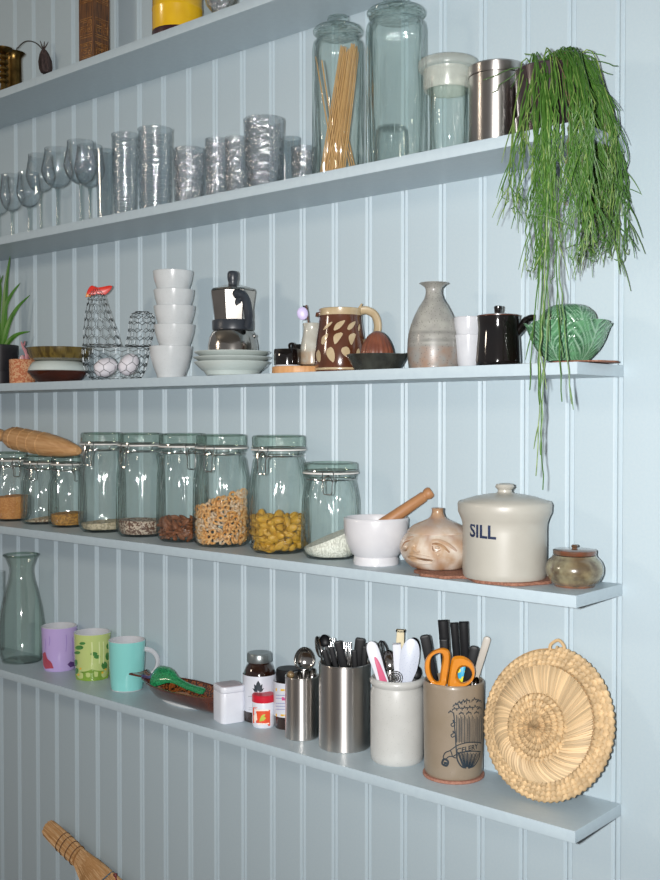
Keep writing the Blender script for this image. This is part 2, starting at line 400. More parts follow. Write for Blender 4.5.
# fish dish
MT['fishbrown'] = mat('brown_red_glaze', '#5b2a18', .12, coat=.8, var=('#3a170c', 60, .3)); MT['fishin'] = mat('mottled_inner_glaze', '#8a4a20', .15, coat=.8, var=('#2c140c', 260, .7))
MT['green'] = mat('green_glaze', '#0f5e38', .2, coat=.6, var=('#2f9a60', 500, .5)); MT['tan'] = mat('tan_clay', '#a4683a', .45, var=('#8a5430', 100, .4))
dish_rz = -.03
ctr = Spot(183, 5, yd=-.80).loc.copy()
fl = .250; fw_ = .084
t = thing('fish_dish', 'brown glazed fish-shaped dish with flared tail beside the turquoise mug', 'dish', ctr, dish_rz)
def fish_half(u):   # half width at u in 0..1 (tail..nose)
    if u < .10: return .020 - .10 * u
    return .010 + (fw_ / 2 - .010) * sin(pi * min(1, ((u - .10) / .90)) ** .92) ** .75 if u < .995 else .004
def fish_surface(th, inner):
    vs, fs = [], []; NU, NV = 40, 14
    for i in range(NU + 1):
        u = i / NU; hw = fish_half(u) - (th if inner else 0) * (1 if u > .1 else .5); x = (u - .5) * fl
        lift = .006 * (max(0, .22 - u) / .22) ** 1.3 + .010 * max(0, u - .85) / .15
        d = (.030 * min(1, max(.12, (u - .06) / .25)) * (1 if u < .9 else (1 - (u - .9) / .1 * .7)))
        for j in range(NV + 1):
            v = -1 + 2 * j / NV; rim = .031 + lift * .75
            z = rim - d * (1 - abs(v) ** 2.4) + (th if inner else 0) * (1 - abs(v) ** 6)
            vs.append((x, hw * v, z))
    for i in range(NU):
        for j in range(NV):
            a = i * (NV + 1) + j; f = (a, a + NV + 1, a + NV + 2, a + 1); fs.append(f if inner else f[::-1])
    return vs, fs, NU, NV
va, fa, NU, NV = fish_surface(.003, False); vb, fb, _, _ = fish_surface(.003, True)
m = M(); m.add(va, fa); obj('outer_shell', m, 'fishbrown', t)
m = M(); m.add(vb, fb)
n = NV + 1; edge = [i * n for i in range(NU + 1)] + [NU * n + j for j in range(1, n)] + [i * n + NV for i in range(NU - 1, -1, -1)] + [j for j in range(NV - 1, 0, -1)]
obj('inner_glaze', m, 'fishin', t)
m = M(); m.tube([(Vector(va[i]) + Vector(vb[i])) / 2 for i in edge], .0019, 6, closed=True); obj('rim', m, 'fishbrown', t)
m = M().lathe([(.0, 0), (.9, 0), (1, .002), (.95, .006)], 32, Matrix.Diagonal((.055, .018, 1, 1))); part_label(obj('pale_foot', m, 'speckwhite', t), 'pale foot ring')
MT['blueg'] = mat('blue_glaze', '#2b3f6e', .15, coat=.8, var=('#5a4a6a', 200, .5))
m = M().tube([(-fl * .385, -.014, .036), (-fl * .375, 0, .031), (-fl * .385, .014, .036)], .003, 6); part_label(obj('blue_tail_band', m, 'blueg', t), 'blue glazed band across the tail')
# a green ceramic leaf spoon and a tan stone lie in the dish
rot = Matrix.Rotation(dish_rz, 4, 'Z'); LM = Matrix.Translation(ctr) @ rot
m = M(); prof = []
for i in range(13):
    u = i / 12; prof.append(u)
vs, fs = [], []
path = smooth([(-.078, -.004, .034), (-.058, -.003, .040), (-.036, -.001, .042), (-.014, -.002, .039), (.02, -.004, .035), (.06, -.005, .034)], 5)
wid = [.006, .013, .019, .021, .020, .019, .018, .017, .016, .014, .013, .011, .0095, .008, .007, .0065, .006, .0058, .0055, .0055, .0055, .0055, .0055, .006, .006, .005]
rr = [wid[min(i, len(wid) - 1)] * 1.1 for i in range(len(path))]
m.tube(path, rr, 12, flat=.42); 
o = solo('leaf_spoon', 'dotted green ceramic leaf-shaped spoon lying in the fish dish', 'spoon', m, 'green', LM)
m = M().ball((0, 0, .006), .026, .011, .0055, 24, 10)
solo('clay_disc', 'tan oval clay piece lying in the fish dish below the green spoon', 'ornament', m, 'tan', LM @ Matrix.Translation((.014, -.012, .013)) @ Matrix.Rotation(.25, 4, 'X'))

# white box
MT['whiteplastic'] = mat('white_plastic', '#dadde5', .35, var=('#d4d7e0', 60, .2)); MT['pinklid'] = mat('pink_grey_film', '#8f868c', .3, var=('#b9a4a9', 30, .5))
sp = Spot(229, 5, pyb=724, r=14)
t = thing('plastic_box', 'small white rounded plastic box in front of the brown bottle', 'box', sp, rz=sp.rz + .42)
hw, hd = 13.0 * sp.k, 13.0 * sp.k; H = sp.h(687, 12)
obj('body', M().prism(rrect(-hw, hw, -hd, hd, hw * .42, 6), 0, H * .84, .0012), 'whiteplastic', t)
obj('lid', M().prism(rrect(-hw * 1.005, hw * 1.005, -hd * 1.005, hd * 1.005, hw * .42, 6), H * .842, H, .0016), 'whiteplastic', t)
part_label(obj('lid_label', M().prism(rrect(-hw * .86, hw * .86, -hd * .86, hd * .86, hw * .34, 6), H, H + .0006), 'pinklid', t), 'glossy pink-grey label on the lid')

# brown bottle with white label
MT['amber'] = mat('brown_bottle_glass', '#20100a', .08, coat=1, var=('#2c150b', 20, .3)); MT['label'] = mat('paper_label', '#cdd1da', .45, var=('#c6cad5', 50, .2))
MT['greycap'] = mat('grey_metal_cap', '#8f9697', .3, .7, var=('#7c8384', 80, .3)); MT['ink'] = mat('dark_ink', '#23303a', .5, var=('#1a252e', 90, .3)); MT['paleink'] = mat('grey_ink', '#8d98a6', .5, var=('#98a2ae', 90, .3))
sp = Spot(259.5, 5, pyb=719, r=16)
t = thing('pill_bottle', 'brown glass bottle with grey cap and white leaf-emblem label', 'bottle', sp)
pr = sp.prof([(15, 719), (16.3, 717), (16.5, 712), (16.5, 683), (15.8, 676), (13.5, 669), (11.2, 665.5), (11.2, 662)]); pr[0] = (pr[0][0], 0)
obj('body', M().lathe([(0, 0)] + pr + [(0, pr[-1][1])], 40), 'amber', t)
h0, h1 = sp.h(664, 12.3), sp.h(655, 12.3); R = 12.4 * sp.k
obj('cap', M().lathe([(0, h0), (R, h0), (R * 1.01, h0 + .002), (R, h1 - .002), (R * .93, h1), (0, h1 - .0003)], 40), 'greycap', t)
lb = M().lathe([(16.7 * sp.k, sp.h(713, 16.7)), (16.75 * sp.k, sp.h(712.5, 16.7)), (16.75 * sp.k, sp.h(677.5, 16.7)), (16.6 * sp.k, sp.h(677, 16.7))], 48)
lo = obj('label', lb, 'label', t)
m = M()
for pts in ([(258.2, 680.5), (260.4, 684), (260.6, 688), (258.3, 691.5), (256.2, 688), (256.2, 684)], [(254.2, 684), (256.6, 685.8), (257.8, 691.8), (254.6, 689.6)], [(262.4, 684), (262, 689.6), (258.8, 691.8), (260, 685.8)], [(252.6, 688), (255.4, 689.2), (257.9, 692.2), (254.8, 692)], [(264, 688), (261.8, 692), (258.8, 692.2), (261.2, 689.2)]):
    patch(m, sp, pts, 16.85, off=.0003, rows=8)
obj('leaf_emblem', m, 'ink', lo)
m = M()
for x0, x1, y, w_ in ((254, 264, 695.4, .0006), (248.5, 253, 696, .0012), (249, 262, 707.5, .0007), (249, 259, 709.5, .0007)): stroke(m, sp, [(x0, y), ((x0 + x1) / 2, y + .2), (x1, y)], 16.85, w_, n=3)
obj('print_lines', m, 'paleink', lo)
# dark bottle behind the steel cup
sp = Spot(289, 5, pyb=724, r=14.5)
t = thing('supplement_bottle', 'dark bottle with black cap and yellow-striped label behind the small steel cup', 'bottle', sp)
pr = sp.prof([(14, 724), (15.2, 722), (15.3, 717), (15.3, 691), (14.5, 686), (11.5, 682), (11.5, 679)]); pr[0] = (pr[0][0], 0)
obj('body', M().lathe([(0, 0)] + pr + [(0, pr[-1][1])], 40), 'amber', t)
h0, h1 = sp.h(683, 12.6), sp.h(671, 12.6); R = 12.8 * sp.k
obj('cap', M().lathe([(0, h0), (R, h0), (R * 1.01, h0 + .002), (R, h1 - .002), (R * .93, h1), (0, h1)], 40), 'black', t)
lo = obj('label', M().lathe([(15.5 * sp.k, sp.h(y, 15.5)) for y in (718, 717.5, 684.5, 684)], 40), 'label', t)
MT['yel'] = mat('yellow_print', '#e2b53c', .4, var=('#d8a92f', 90, .3)); MT['violet'] = mat('violet_print', '#8084b8', .4, var=('#747ab0', 90, .3)); MT['pink'] = mat('magenta_print', '#c94f88', .4, var=('#bd437d', 90, .3))
m = M(); patch(m, sp, [(276, 688), (300, 688.5), (300, 692), (276, 691.5)], 15.6, rows=4); obj('yellow_stripe', m, 'yel', lo); m = M(); patch(m, sp, [(276, 713.5), (300, 714), (300, 717), (276, 716.5)], 15.6, rows=4); obj('yellow_stripe', m, 'yel', lo)
m = M()
for y in (695, 698, 703, 706, 709): stroke(m, sp, [(276, y), (285, y + .3), (298, y)], 15.6, .0009, n=3)
obj('print_lines', m, 'violet', lo)
m = M(); patch(m, sp, [(282, 697), (298, 697.5), (298, 702), (282, 701.5)], 15.65, rows=3); obj('pink_patch', m, 'pink', lo)
# small tub with red lid
MT['redlid'] = mat('red_plastic', '#c81f35', .35, var=('#bd1a30', 60, .3)); MT['orange_l'] = mat('orange_red_print', '#e0552f', .4, var=('#d64a28', 60, .3)); MT['lime'] = mat('lime_print', '#9fb83a', .4, var=('#b9c24a', 90, .3)); MT['creamp'] = mat('cream_print', '#f0e2d6', .4, var=('#f4dccb', 90, .3))
sp = Spot(263.5, 5, pyb=728.5, r=11)
t = thing('vitamin_tub', 'small white tub with red lid and orange label, before the brown bottle', 'tub', sp)
pr = sp.prof([(10.4, 728.5), (11.2, 727), (11.3, 723), (11.3, 705), (10.8, 703)]); pr[0] = (pr[0][0], 0)
obj('body', M().lathe([(0, 0)] + pr + [(0, pr[-1][1])], 36), 'whiteplastic', t)
h0, h1 = sp.h(703.5, 11.3), sp.h(696.5, 11.3); R = 11.5 * sp.k
obj('lid', M().lathe([(0, h0), (R, h0), (R * 1.01, h0 + .001), (R, h1 - .0015), (R * .93, h1), (0, h1 - .0004)], 36), 'redlid', t)
m = M(); patch(m, sp, [(253.2, 707), (270, 707.3), (270, 726), (253.2, 725)], 11.45, rows=6); lo = obj('label', m, 'orange_l', t)
m = M(); patch(m, sp, [(260, 719), (262, 715), (265.5, 714), (264, 717), (266.5, 718), (263, 721), (259.5, 721.5)], 11.5, off=.0006, rows=8); obj('lime_figure', m, 'lime', lo)
m = M(); patch(m, sp, [(255, 709), (268.5, 709.2), (268.5, 711), (255, 711)], 11.5, off=.0006, rows=3); patch(m, sp, [(254, 714), (257, 713), (257.5, 720), (254.5, 722)], 11.5, off=.0006, rows=4); patch(m, sp, [(258, 723.3), (269, 722.8), (269, 724.4), (258, 724.8)], 11.5, off=.0006, rows=3); obj('white_print', m, 'creamp', lo)

# steel cups
def steel_cup(cx, yb, r, ynear, label):
    sp = Spot(cx, 5, pyb=yb, r=r); t = thing('steel_cup', label, 'cup', sp, group='brushed steel cutlery cups')
    H = sp.h(ynear, r); R = r * sp.k; th = .0012
    obj('body', M().lathe([(0, 0), (R - .001, 0), (R, .001), (R, H), (R - th, H), (R - th, .002), (0, .002)], 56), 'steel', t)
    obj('rolled_rim', M().lathe([(R - .0006 + .0012 * cos(a), H + .0012 * sin(a)) for a in [i * pi / 3 for i in range(6)]], 56, closed=True), 'steel', t)
    return sp
SMALL = steel_cup(301.8, 741.5, 16.6, 680, 'smaller brushed steel cup of teaspoons')
BIG = steel_cup(344.5, 753.5, 25.6, 668.5, 'larger brushed steel cup of black-handled cutlery')
def stick(sp, top, bot, dd=0., dd2=None, twist=0.):
    T = sp.at(top[0], top[1], dd); B = sp.at(bot[0], bot[1], dd if dd2 is None else dd2)
    B2 = B.copy(); zf = sp.loc.z + .0056
    if abs(T.z - B.z) > 1e-6: B2 = T + (B - T) * ((T.z - zf) / (T.z - B.z))
    return frame(B2, T, twist)
def knife(sp, name, label, cat, top, bot, wpx, dd, mt='black', rnd=.3, group='black-handled cutlery in the larger steel cup', tpx=None, mid=1.):
    X, Ln = stick(sp, top, bot, dd); k = sp.k; w_ = wpx * k / 2; hl = min(.095, Ln * .75)
    t = thing(name, label, cat, X, group=group)
    rc = max(.0006, w_ * min(.98, rnd * 1.6)); zb_ = Ln - hl
    out = [(-w_ * .82, zb_), (w_ * .82, zb_)] + [(w_ - rc + rc * cos(q), Ln - rc + rc * sin(q)) for q in [pi / 2 * i / 5 for i in range(6)]] + [(-w_ + rc + rc * cos(q), Ln - rc + rc * sin(q)) for q in [pi / 2 + pi / 2 * i / 5 for i in range(6)]]
    obj('handle', M().strip(out, (tpx or wpx * .55) * k, .0012), mt, t)
    obj('blade', M().strip([(-w_ * .7, 0.001), (w_ * .6, 0.0), (w_ * .75, Ln - hl - .0001), (-w_ * .75, Ln - hl - .0001)], .0014, .0003), 'chrome', t)
    return t
def spoon(sp, label, top, bot, rpx, lpx, dd, mt='chrome', group=None, tilt=0., name='spoon', depth=.3, hw=2.2, twist=0.):
    """bowl up, its tip at `top`; rpx half width, lpx bowl length"""
    X, Ln = stick(sp, top, bot, dd, twist=twist); k = sp.k; a, b = rpx * k, lpx * k / 2; cz = Ln - b; d = a * depth * 2
    t = thing(name, label, 'spoon', X, group=group)
    m = M(); n, sg = 6, 24
    for s_, off in ((1, 0), (-1, .0009)):
        pr = [(sin(pi / 2 * i / n), -cos(pi / 2 * i / n)) if i else (0, -1) for i in range(n + 1)]
        vs, fs, rows = [], [], []
        for r, z in pr:
            if r == 0: rows.append([len(vs)]); vs.append((0, d * z * -1 + off, cz)); continue
            row = []
            for j in range(sg):
                q = 2 * pi * j / sg; egg = 1 - .12 * sin(q); row.append(len(vs)); vs.append((a * r * cos(q) * egg, d * -z + off, cz + b * r * sin(q)))
            rows.append(row)
        for p, q in zip(rows, rows[1:]):
            for j in range(sg):
                kx = (j + 1) % sg
                f = (p[0], q[kx], q[j]) if len(p) == 1 else (p[j], p[kx], q[kx], q[j])
                fs.append(f)
        m.add(vs, fs)
    obj('bowl', m, mt, t)
    hw_ = hw * k / 2
    obj('handle', M().strip([(-hw_ * 1.5, 0), (hw_ * 1.5, 0), (hw_, (cz - b) * .5), (hw_, cz - b * .85), (-hw_, cz - b * .85), (-hw_, (cz - b) * .5)], .0018, .0004), mt, t)
    return t
def fork(sp, label, top, bot, wpx, dd, mt='chrome', group=None):
    X, Ln = stick(sp, top, bot, dd); k = sp.k; w_ = wpx * k / 2; t = thing('fork', label, 'fork', X, group=group)
    z1, z2, z3 = Ln, Ln - .042, Ln - .062; out = []
    n = 4; pw = 2 * w_ / (n * 2 - 1)
    out += [(-.0022, z3), (-w_, z2 + .004)]
    for i in range(n):
        x = -w_ + i * 2 * pw; out += [(x, z1 - .001), (x + pw * .5, z1), (x + pw, z1 - .001)]
        if i < n - 1: out += [(x + pw, z2 + .008), (x + 2 * pw, z2 + .008)]
    out += [(w_, z2 + .004), (.0022, z3)]
    obj('head', M().strip(out, .0016, .0002), mt, t)
    obj('handle', M().strip([(-.004, 0), (.004, 0), (.0022, z3 + .0005), (-.0022, z3 + .0005)], .002, .0004), mt, t)
    return t
gk = 'black-handled cutlery in the larger steel cup'
knife(BIG, 'table_knife', 'black-handled knife at the left of the larger steel cup', 'knife', (324, 650), (338, 700), 5.5, .006)
knife(BIG, 'table_knife', 'short slanting black-handled knife second from left in steel cup', 'knife', (331, 647), (344, 700), 5.2, .012)
knife(BIG, 'table_knife', 'widest slanting black-handled knife in the middle of the steel cup', 'knife', (337.5, 641), (350, 690), 8, .015)
knife(BIG, 'table_knife', 'tall black-handled knife at the right of the steel cup', 'knife', (360.5, 638), (352, 700), 10, .004)
knife(BIG, 'table_knife', 'low black-handled knife before the tall one in the steel cup', 'knife', (354, 650), (357, 700), 5.5, .014)
knife(BIG, 'table_knife', 'black-handled knife behind, tilted right toward the white handle', 'knife', (368.5, 643), (350, 706), 7, -.006, rnd=.6)
knife(BIG, 'table_knife', 'upright black-handled knife at the right rim of steel cup', 'knife', (365, 646), (362, 700), 6, .008)
fork(BIG, 'steel fork with tines up between the black knife handles', (347.5, 642), (346, 700), 7.5, -.006, group='forks in the larger steel cup')
fork(BIG, 'steel fork with tines up behind the leftmost knife handles', (331, 638), (340, 700), 7.5, -.012, group='forks in the larger steel cup')
spoon(BIG, 'black spoon with round bowl leaning left at the back of steel cup', (323.5, 634.5), (337, 700), 5.4, 13, -.004, 'black', hw=3)
spoon(BIG, 'steel spoon seen edge-on at the left rim of the larger cup', (317, 636), (330, 700), 5, 22, .004, twist=1.05)
spoon(SMALL, 'large round steel spoon standing bowl up in the small cup', (304.5, 647), (303, 700), 10.2, 24, -.002, hw=3)
spoon(SMALL, 'steel teaspoon leaning right in the small cup', (313.5, 668), (303, 720), 3, 12, .006, group='teaspoons in the small steel cup')
spoon(SMALL, 'steel teaspoon leaning left at the front of small cup', (299, 671), (305, 720), 3, 12, .010, group='teaspoons in the small steel cup')
spoon(SMALL, 'steel teaspoon upright at the middle front of small cup', (308, 669.5), (303, 722), 3, 13, .008, group='teaspoons in the small steel cup')
MT['horn'] = mat('horn', '#8d7a58', .3, var=('#5f4a32', 90, .4))
X, Ln = stick(SMALL, (290.5, 672), (295, 722), 0.004)
t = thing('horn_pick', 'small pick with round horn knob at the left rim of small cup', 'utensil', X)
obj('knob', M().ball((0, 0, Ln - .004), .0058), 'horn', t); obj('shaft', M().tube([(0, 0, 0), (0, 0, Ln - .008)], .0016, 8), 'chrome', t)

# white crock
MT['stonewhite'] = mat('speckled_stoneware', '#c0c1be', .35, coat=.3, spots=('#8b8a84', 300, .1), var=('#b7b8b5', 30, .2)); MT['inner'] = mat('dark_inner_glaze', '#9b9a95', .4, var=('#8f8e89', 40, .2))
WC = Spot(397, 5, pyb=767.5, r=26.5); sp = WC
t = thing('utensil_crock', 'white stoneware utensil crock with rolled lip beside the larger steel cup', 'crock', sp)
pr = sp.prof([(24.5, 767.5), (26.2, 765.5), (26.6, 760), (26.8, 712), (26.6, 698), (25.4, 693), (25.2, 691), (27.2, 688.5), (27.4, 686), (26.4, 684)]); pr[0] = (pr[0][0], 0)
obj('body', M().lathe(wall_of([(0, 0)] + pr, .0042), 56), 'stonewhite', t)
MT['pinkpl'] = mat('pink_plastic', '#cf5f82', .4, var=('#c45577', 60, .3))
def paddle(sp, name, label, cat, top, bot, out, dd, mt, t_=.003, group=None, twist=0., shaft=None):
    """out: outline in px relative to the tip, x right, y down along the stick"""
    X, Ln = stick(sp, top, bot, dd, twist=twist); k = sp.k
    t = thing(name, label, cat, X, group=group)
    o = smooth([(x * k, Ln - y * k, 0) for x, y in out], 4, True)
    obj('head', M().strip([(p[0], p[1]) for p in o], t_, t_ * .25), mt, t)
    ym = max(y for x, y in out); zz = Ln - ym * k + .004
    if zz > .006: obj('handle', M().strip([(-.004, 0), (.004, 0), (.004, zz), (-.004, zz)], t_ * .8, .0006), shaft or mt, t)
    return t, X, Ln
t, X, Ln = paddle(WC, 'peeler', 'white plastic handle with pink inlay leaning left in the white crock', 'utensil', (370, 641), (391, 705), [(0, 0), (5, 4), (6, 14), (5.2, 30), (4.5, 46), (-4.5, 46), (-6, 30), (-6.5, 14), (-5, 4)], .012, 'whiteplastic', .006)
k = WC.k; obj('inlay', M().strip([(p[0], p[1]) for p in smooth([(0 * k, Ln - 16 * k), (2.2 * k, Ln - 22 * k), (3.4 * k, Ln - 38 * k), (3 * k, Ln - 45 * k), (-3 * k, Ln - 45 * k), (-2.4 * k, Ln - 30 * k), (-1.5 * k, Ln - 18 * k)], 3, True)], .0072, .0006), 'pinkpl', t)
def loop_tool(sp, name, label, cat, top, bot, wpx, lpx, dd, mt, rr=.0011, n=1):
    X, Ln = stick(sp, top, bot, dd); k = sp.k; t = thing(name, label, cat, X); m = M()
    for q in range(n):
        R_ = Matrix.Rotation(pi * q / n, 4, 'Z')
        m.tube([tuple(R_ @ Vector((wpx * k / 2 * sin(2 * pi * i / 24), 0, Ln - lpx * k / 2 + lpx * k / 2 * cos(2 * pi * i / 24)))) for i in range(24)], rr, 6, closed=True)
    obj('loop', m, mt, t); obj('shaft', M().tube([(0, 0, 0), (0, 0, Ln - lpx * k)], .003, 8), mt, t)
loop_tool(WC, 'wire_whisk', 'black wire loop tool behind the pink-inlaid handle', 'utensil', (381, 641), (390, 700), 11, 40, -.006, 'black', .0012, 2)
spoon(WC, 'steel spoon bowl up in the white crock behind the round strainer', (388, 650), (394, 710), 7.2, 22, .002, hw=3)
X, Ln = stick(WC, (396, 671), (395, 720), .016); k = WC.k
t = thing('tea_strainer', 'round steel strainer with ring rim at the front of white crock', 'strainer', X)
m = M()
for R_ in (6.6, 4.6, 2.6): m.tube([(R_ * k * cos(2 * pi * i / 28), 0, Ln - 7 * k + R_ * k * sin(2 * pi * i / 28)) for i in range(28)], .0007, 6, closed=True)
for i in range(6): m.tube([(6.6 * k * cos(pi * i / 6), 0, Ln - 7 * k + 6.6 * k * sin(pi * i / 6)), (-6.6 * k * cos(pi * i / 6), 0, Ln - 7 * k - 6.6 * k * sin(pi * i / 6))], .0004, 4)
obj('mesh_disc', m, 'chrome', t); obj('handle', M().tube([(0, 0, 0), (0, 0, Ln - 14 * k)], .0016, 6), 'chrome', t)
paddle(WC, 'plastic_scraper', 'narrow flat white scraper standing behind the perforated white spatula', 'utensil', (396.5, 644), (402, 705), [(-3, 0), (3, 0), (4.2, 2), (4.2, 40), (-4.2, 40), (-4, 2)], .004, 'whiteplastic', .003)
MT['cream'] = mat('cream_plastic', '#d8cdae', .45, var=('#cfc3a2', 60, .3))
paddle(WC, 'wooden_stick', 'cream flat stick rising highest at the back of white crock', 'utensil', (400.5, 631.5), (398, 705), [(-3.6, 0), (3.6, 0), (3.8, 2), (3.8, 44), (-3.8, 44), (-3.8, 2)], -.004, 'cream', .004)
# perforated white spatula
X, Ln = stick(WC, (412, 638.5), (402, 720), .014)
t = thing('slotted_spatula', 'rounded white spatula dotted with small holes in the white crock', 'spatula', X)
MT['dotwhite'] = mat('dotted_white_plastic', '#bfc6d4', .4, spots=('#9aa8c2', 420, .2))
o_ = smooth([(0, Ln), (6.5 * k, Ln - 4 * k), (9.4 * k, Ln - 15 * k), (8.6 * k, Ln - 30 * k), (5 * k, Ln - 42 * k), (2.5 * k, Ln - 48 * k), (-2.5 * k, Ln - 48 * k), (-6 * k, Ln - 42 * k), (-9 * k, Ln - 30 * k), (-9.4 * k, Ln - 15 * k), (-6 * k, Ln - 4 * k)], 4, True)
obj('blade', M().strip(o_, .0022, .0006), 'dotwhite', t); obj('handle', M().strip([(-.004, 0), (.004, 0), (.004, Ln - 46 * k), (-.004, Ln - 46 * k)], .003, .0006), 'whiteplastic', t)
spoon(WC, 'black ladle bowl just above the right rim of white crock', (417.5, 666), (406, 715), 6, 14, .004, 'black', hw=3)
spoon(WC, 'dark spoon behind the dotted white spatula', (414.5, 637.5), (405, 710), 7.5, 22, -.010, 'black', hw=3)
# beige crock
MT['beige'] = mat('beige_stoneware', '#8d8070', .4, coat=.25, var=('#857866', 25, .3), spots=('#6c604f', 260, .08))
BC = Spot(453.5, 5, pyb=779.5, r=29.5, zoff=.0045); sp = BC
MT['pinkcork'] = mat('pinkish_cork', '#a27564', .85, var=('#8a5d4d', 300, .4), bump=(350, .0006))
cs = Spot(451.5, 5, pyb=783.5, r=31); R = 30.8 * cs.k
solo('cork_coaster', 'round pinkish cork coaster under the beige crock', 'coaster', M().lathe([(0, 0), (R - .001, 0), (R, .001), (R, .0034), (R - .001, .0042), (0, .0042)], 48), 'pinkcork', BC.loc - Vector((0, 0, .0045)), cs.rz)
t = thing('utensil_crock', 'beige stoneware crock printed with a bunch of celery, on cork coaster', 'crock', sp)
pr = sp.prof([(28, 779.5), (29.2, 777.5), (29.4, 770), (30.2, 720), (30.6, 691), (30.4, 688)]); pr[0] = (pr[0][0], 0)
obj('body', M().lathe(wall_of([(0, 0)] + pr, .004), 64), 'beige', t)
m = M(); rb = lambda y: 29.4 + (779 - y) / 90 * 1.1 + .12
z7 = lambda x, y: (430 + x / 8.8, 685 + y / 8.8)
def S(pts, w_=.0007, n=4, close=False): stroke(m, sp, [z7(*p) for p in pts], rb, w_ * 1.75, n, .0003, close)
S([(205, 240), (212, 300), (216, 380), (222, 440), (226, 520), (232, 600)], .0009); S([(232, 600), (240, 660), (275, 715), (315, 725)], .0011); S([(330, 725), (380, 705), (420, 640), (432, 590)], .0011); S([(440, 250), (445, 400), (440, 510)], .0008)
for i, x in enumerate(range(232, 440, 11)): S([(x, 262 + 14 * (i % 3)), (x + 3 * sin(i), 380), (x, 505 - 6 * (i % 2))], .00038 if i % 2 else .0006, 3)
for i, x in enumerate(range(245, 430, 13)): S([(x, 590 + 8 * (i % 2)), ((x + 320) / 2 + (x - 320) * .22, 655), (320 + (x - 320) * .4, 718)], .0006 if i % 3 else .001, 3)
S([(290, 725), (320, 705), (345, 727)], .0014)
for cx, cy, r_ in ((225, 180, 24), (255, 160, 22), (290, 150, 26), (320, 140, 24), (385, 130, 26), (420, 140, 22), (180, 240, 16), (215, 215, 20), (255, 210, 24), (300, 205, 24), (345, 200, 24), (390, 195, 26), (425, 200, 18), (270, 250, 18), (335, 245, 20), (400, 240, 18)):
    S([(cx - r_, cy + r_ * .6), (cx - r_ * .8, cy - r_ * .2), (cx - r_ * .35, cy - r_ * .1), (cx - r_ * .1, cy - r_), (cx + r_ * .25, cy - r_ * .2), (cx + r_ * .8, cy - r_ * .5), (cx + r_, cy + r_ * .5)], .0007, 3)
for y in (335, 430): S([(222, y), (200, y - 28), (205, y - 5), (185, y + 10), (195, y + 30), (222, y + 14)], .0008, 3)
S([(180, 575), (240, 530), (310, 505), (380, 497), (440, 500)], .0008); S([(200, 630), (250, 600), (320, 582), (385, 575), (440, 580)], .0008)
S([(180, 575), (190, 600), (200, 630), (230, 640), (240, 612)], .0008); S([(178, 578), (135, 600), (120, 640), (140, 655), (165, 632), (200, 628)], .0008, 4)
S([(110, 690), (125, 655), (160, 672), (150, 712), (120, 705)], .0016, 3, True); S([(125, 690), (150, 690)], .002, 1)
obj('celery_print', m, 'ink', t)
def text_mesh(word, size, bold=.0):
    cu = bpy.data.curves.new('lettering', 'FONT'); cu.body = word; cu.size = size; cu.offset = bold; cu.resolution_u = 3; cu.align_x = 'CENTER'
    o = bpy.data.objects.new('lettering', cu); COL.objects.link(o); bpy.context.view_layer.update()
    me = bpy.data.meshes.new_from_object(o.evaluated_get(bpy.context.evaluated_depsgraph_get()))
    vs = [v.co.copy() for v in me.vertices]; fs = [tuple(p.vertices) for p in me.polygons]
    bpy.data.objects.remove(o); bpy.data.curves.remove(cu); bpy.data.meshes.remove(me)
    return vs, fs
def wrap_text(m, word, size, R, th0, z0, bold=0., slope=0., thick=.0004, sag=0.):
    vs, fs = text_mesh(word, size, bold); out = []
    for v in vs:
        a = th0 + v.x / R; z = z0 + v.y + slope * v.x - sag * v.x * v.x; out.append(((R + thick) * sin(a), -(R + thick) * cos(a), z))
    m.add(out, fs)
m = M(); P, Nn = rmap(sp, *z7(330, 570), rb(745)); wrap_text(m, 'CELERY', .0098, rb(745) * sp.k, atan2(P.x, -P.y), P.z - .001, .0002, .10, sag=4.)
obj('celery_lettering', m, 'ink', t)
gk = 'black handles standing in the beige crock'
knife(BC, 'kitchen_knife', 'black-handled knife at the left rim of beige crock, next to scissors', 'knife', (424.5, 635), (437, 700), 10, .002, group=gk, rnd=.35)
knife(BC, 'kitchen_knife', 'tallest square black-handled knife, leftmost of three above the scissors', 'knife', (443, 620), (448, 700), 10.5, -.006, group=gk, rnd=.05)
knife(BC, 'kitchen_knife', 'square black-handled knife in the middle of three above scissors', 'knife', (454, 622.5), (460, 700), 8, -.002, group=gk, rnd=.05)
knife(BC, 'kitchen_knife', 'square black-handled knife, rightmost of three above the scissors', 'knife', (463.5, 621.5), (467, 700), 9, .000, group=gk, rnd=.05)
knife(BC, 'kitchen_knife', 'short black-handled knife just behind the left scissor loop', 'knife', (444, 639), (447, 700), 7.5, .008, group=gk, rnd=.3)
knife(BC, 'paring_knife', 'black rounded-handle knife leaning right beside the pale handle', 'knife', (475, 646), (463, 700), 9.5, .008, group=gk, rnd=.5)
MT['palegrey'] = mat('pale_grey_plastic', '#b3ada4', .45, var=('#aba59b', 60, .3))
knife(BC, 'table_knife', 'pale grey-handled knife leaning furthest right in the beige crock', 'knife', (488, 636.5), (467, 705), 7.5, -.007, mt='palegrey', group=None, rnd=.6)
spoon(BC, 'steel teaspoon handle end at the right rim of beige crock', (477, 677), (466, 725), 2.8, 10, .004, name='teaspoon')
MT['orange'] = mat('orange_plastic', '#d0831d', .3, coat=.3, var=('#c67915', 60, .3))
t = thing('scissors', 'orange-handled scissors, loops up, in the beige crock', 'scissors', BC.loc + Vector((0, 0, .006)), BC.rz); k = BC.k
off = Vector((0, 0, .006)); z6 = lambda x, y, dd=.016: BC.L(415 + x / 7.76, 610 + y / 7.76, dd) - off
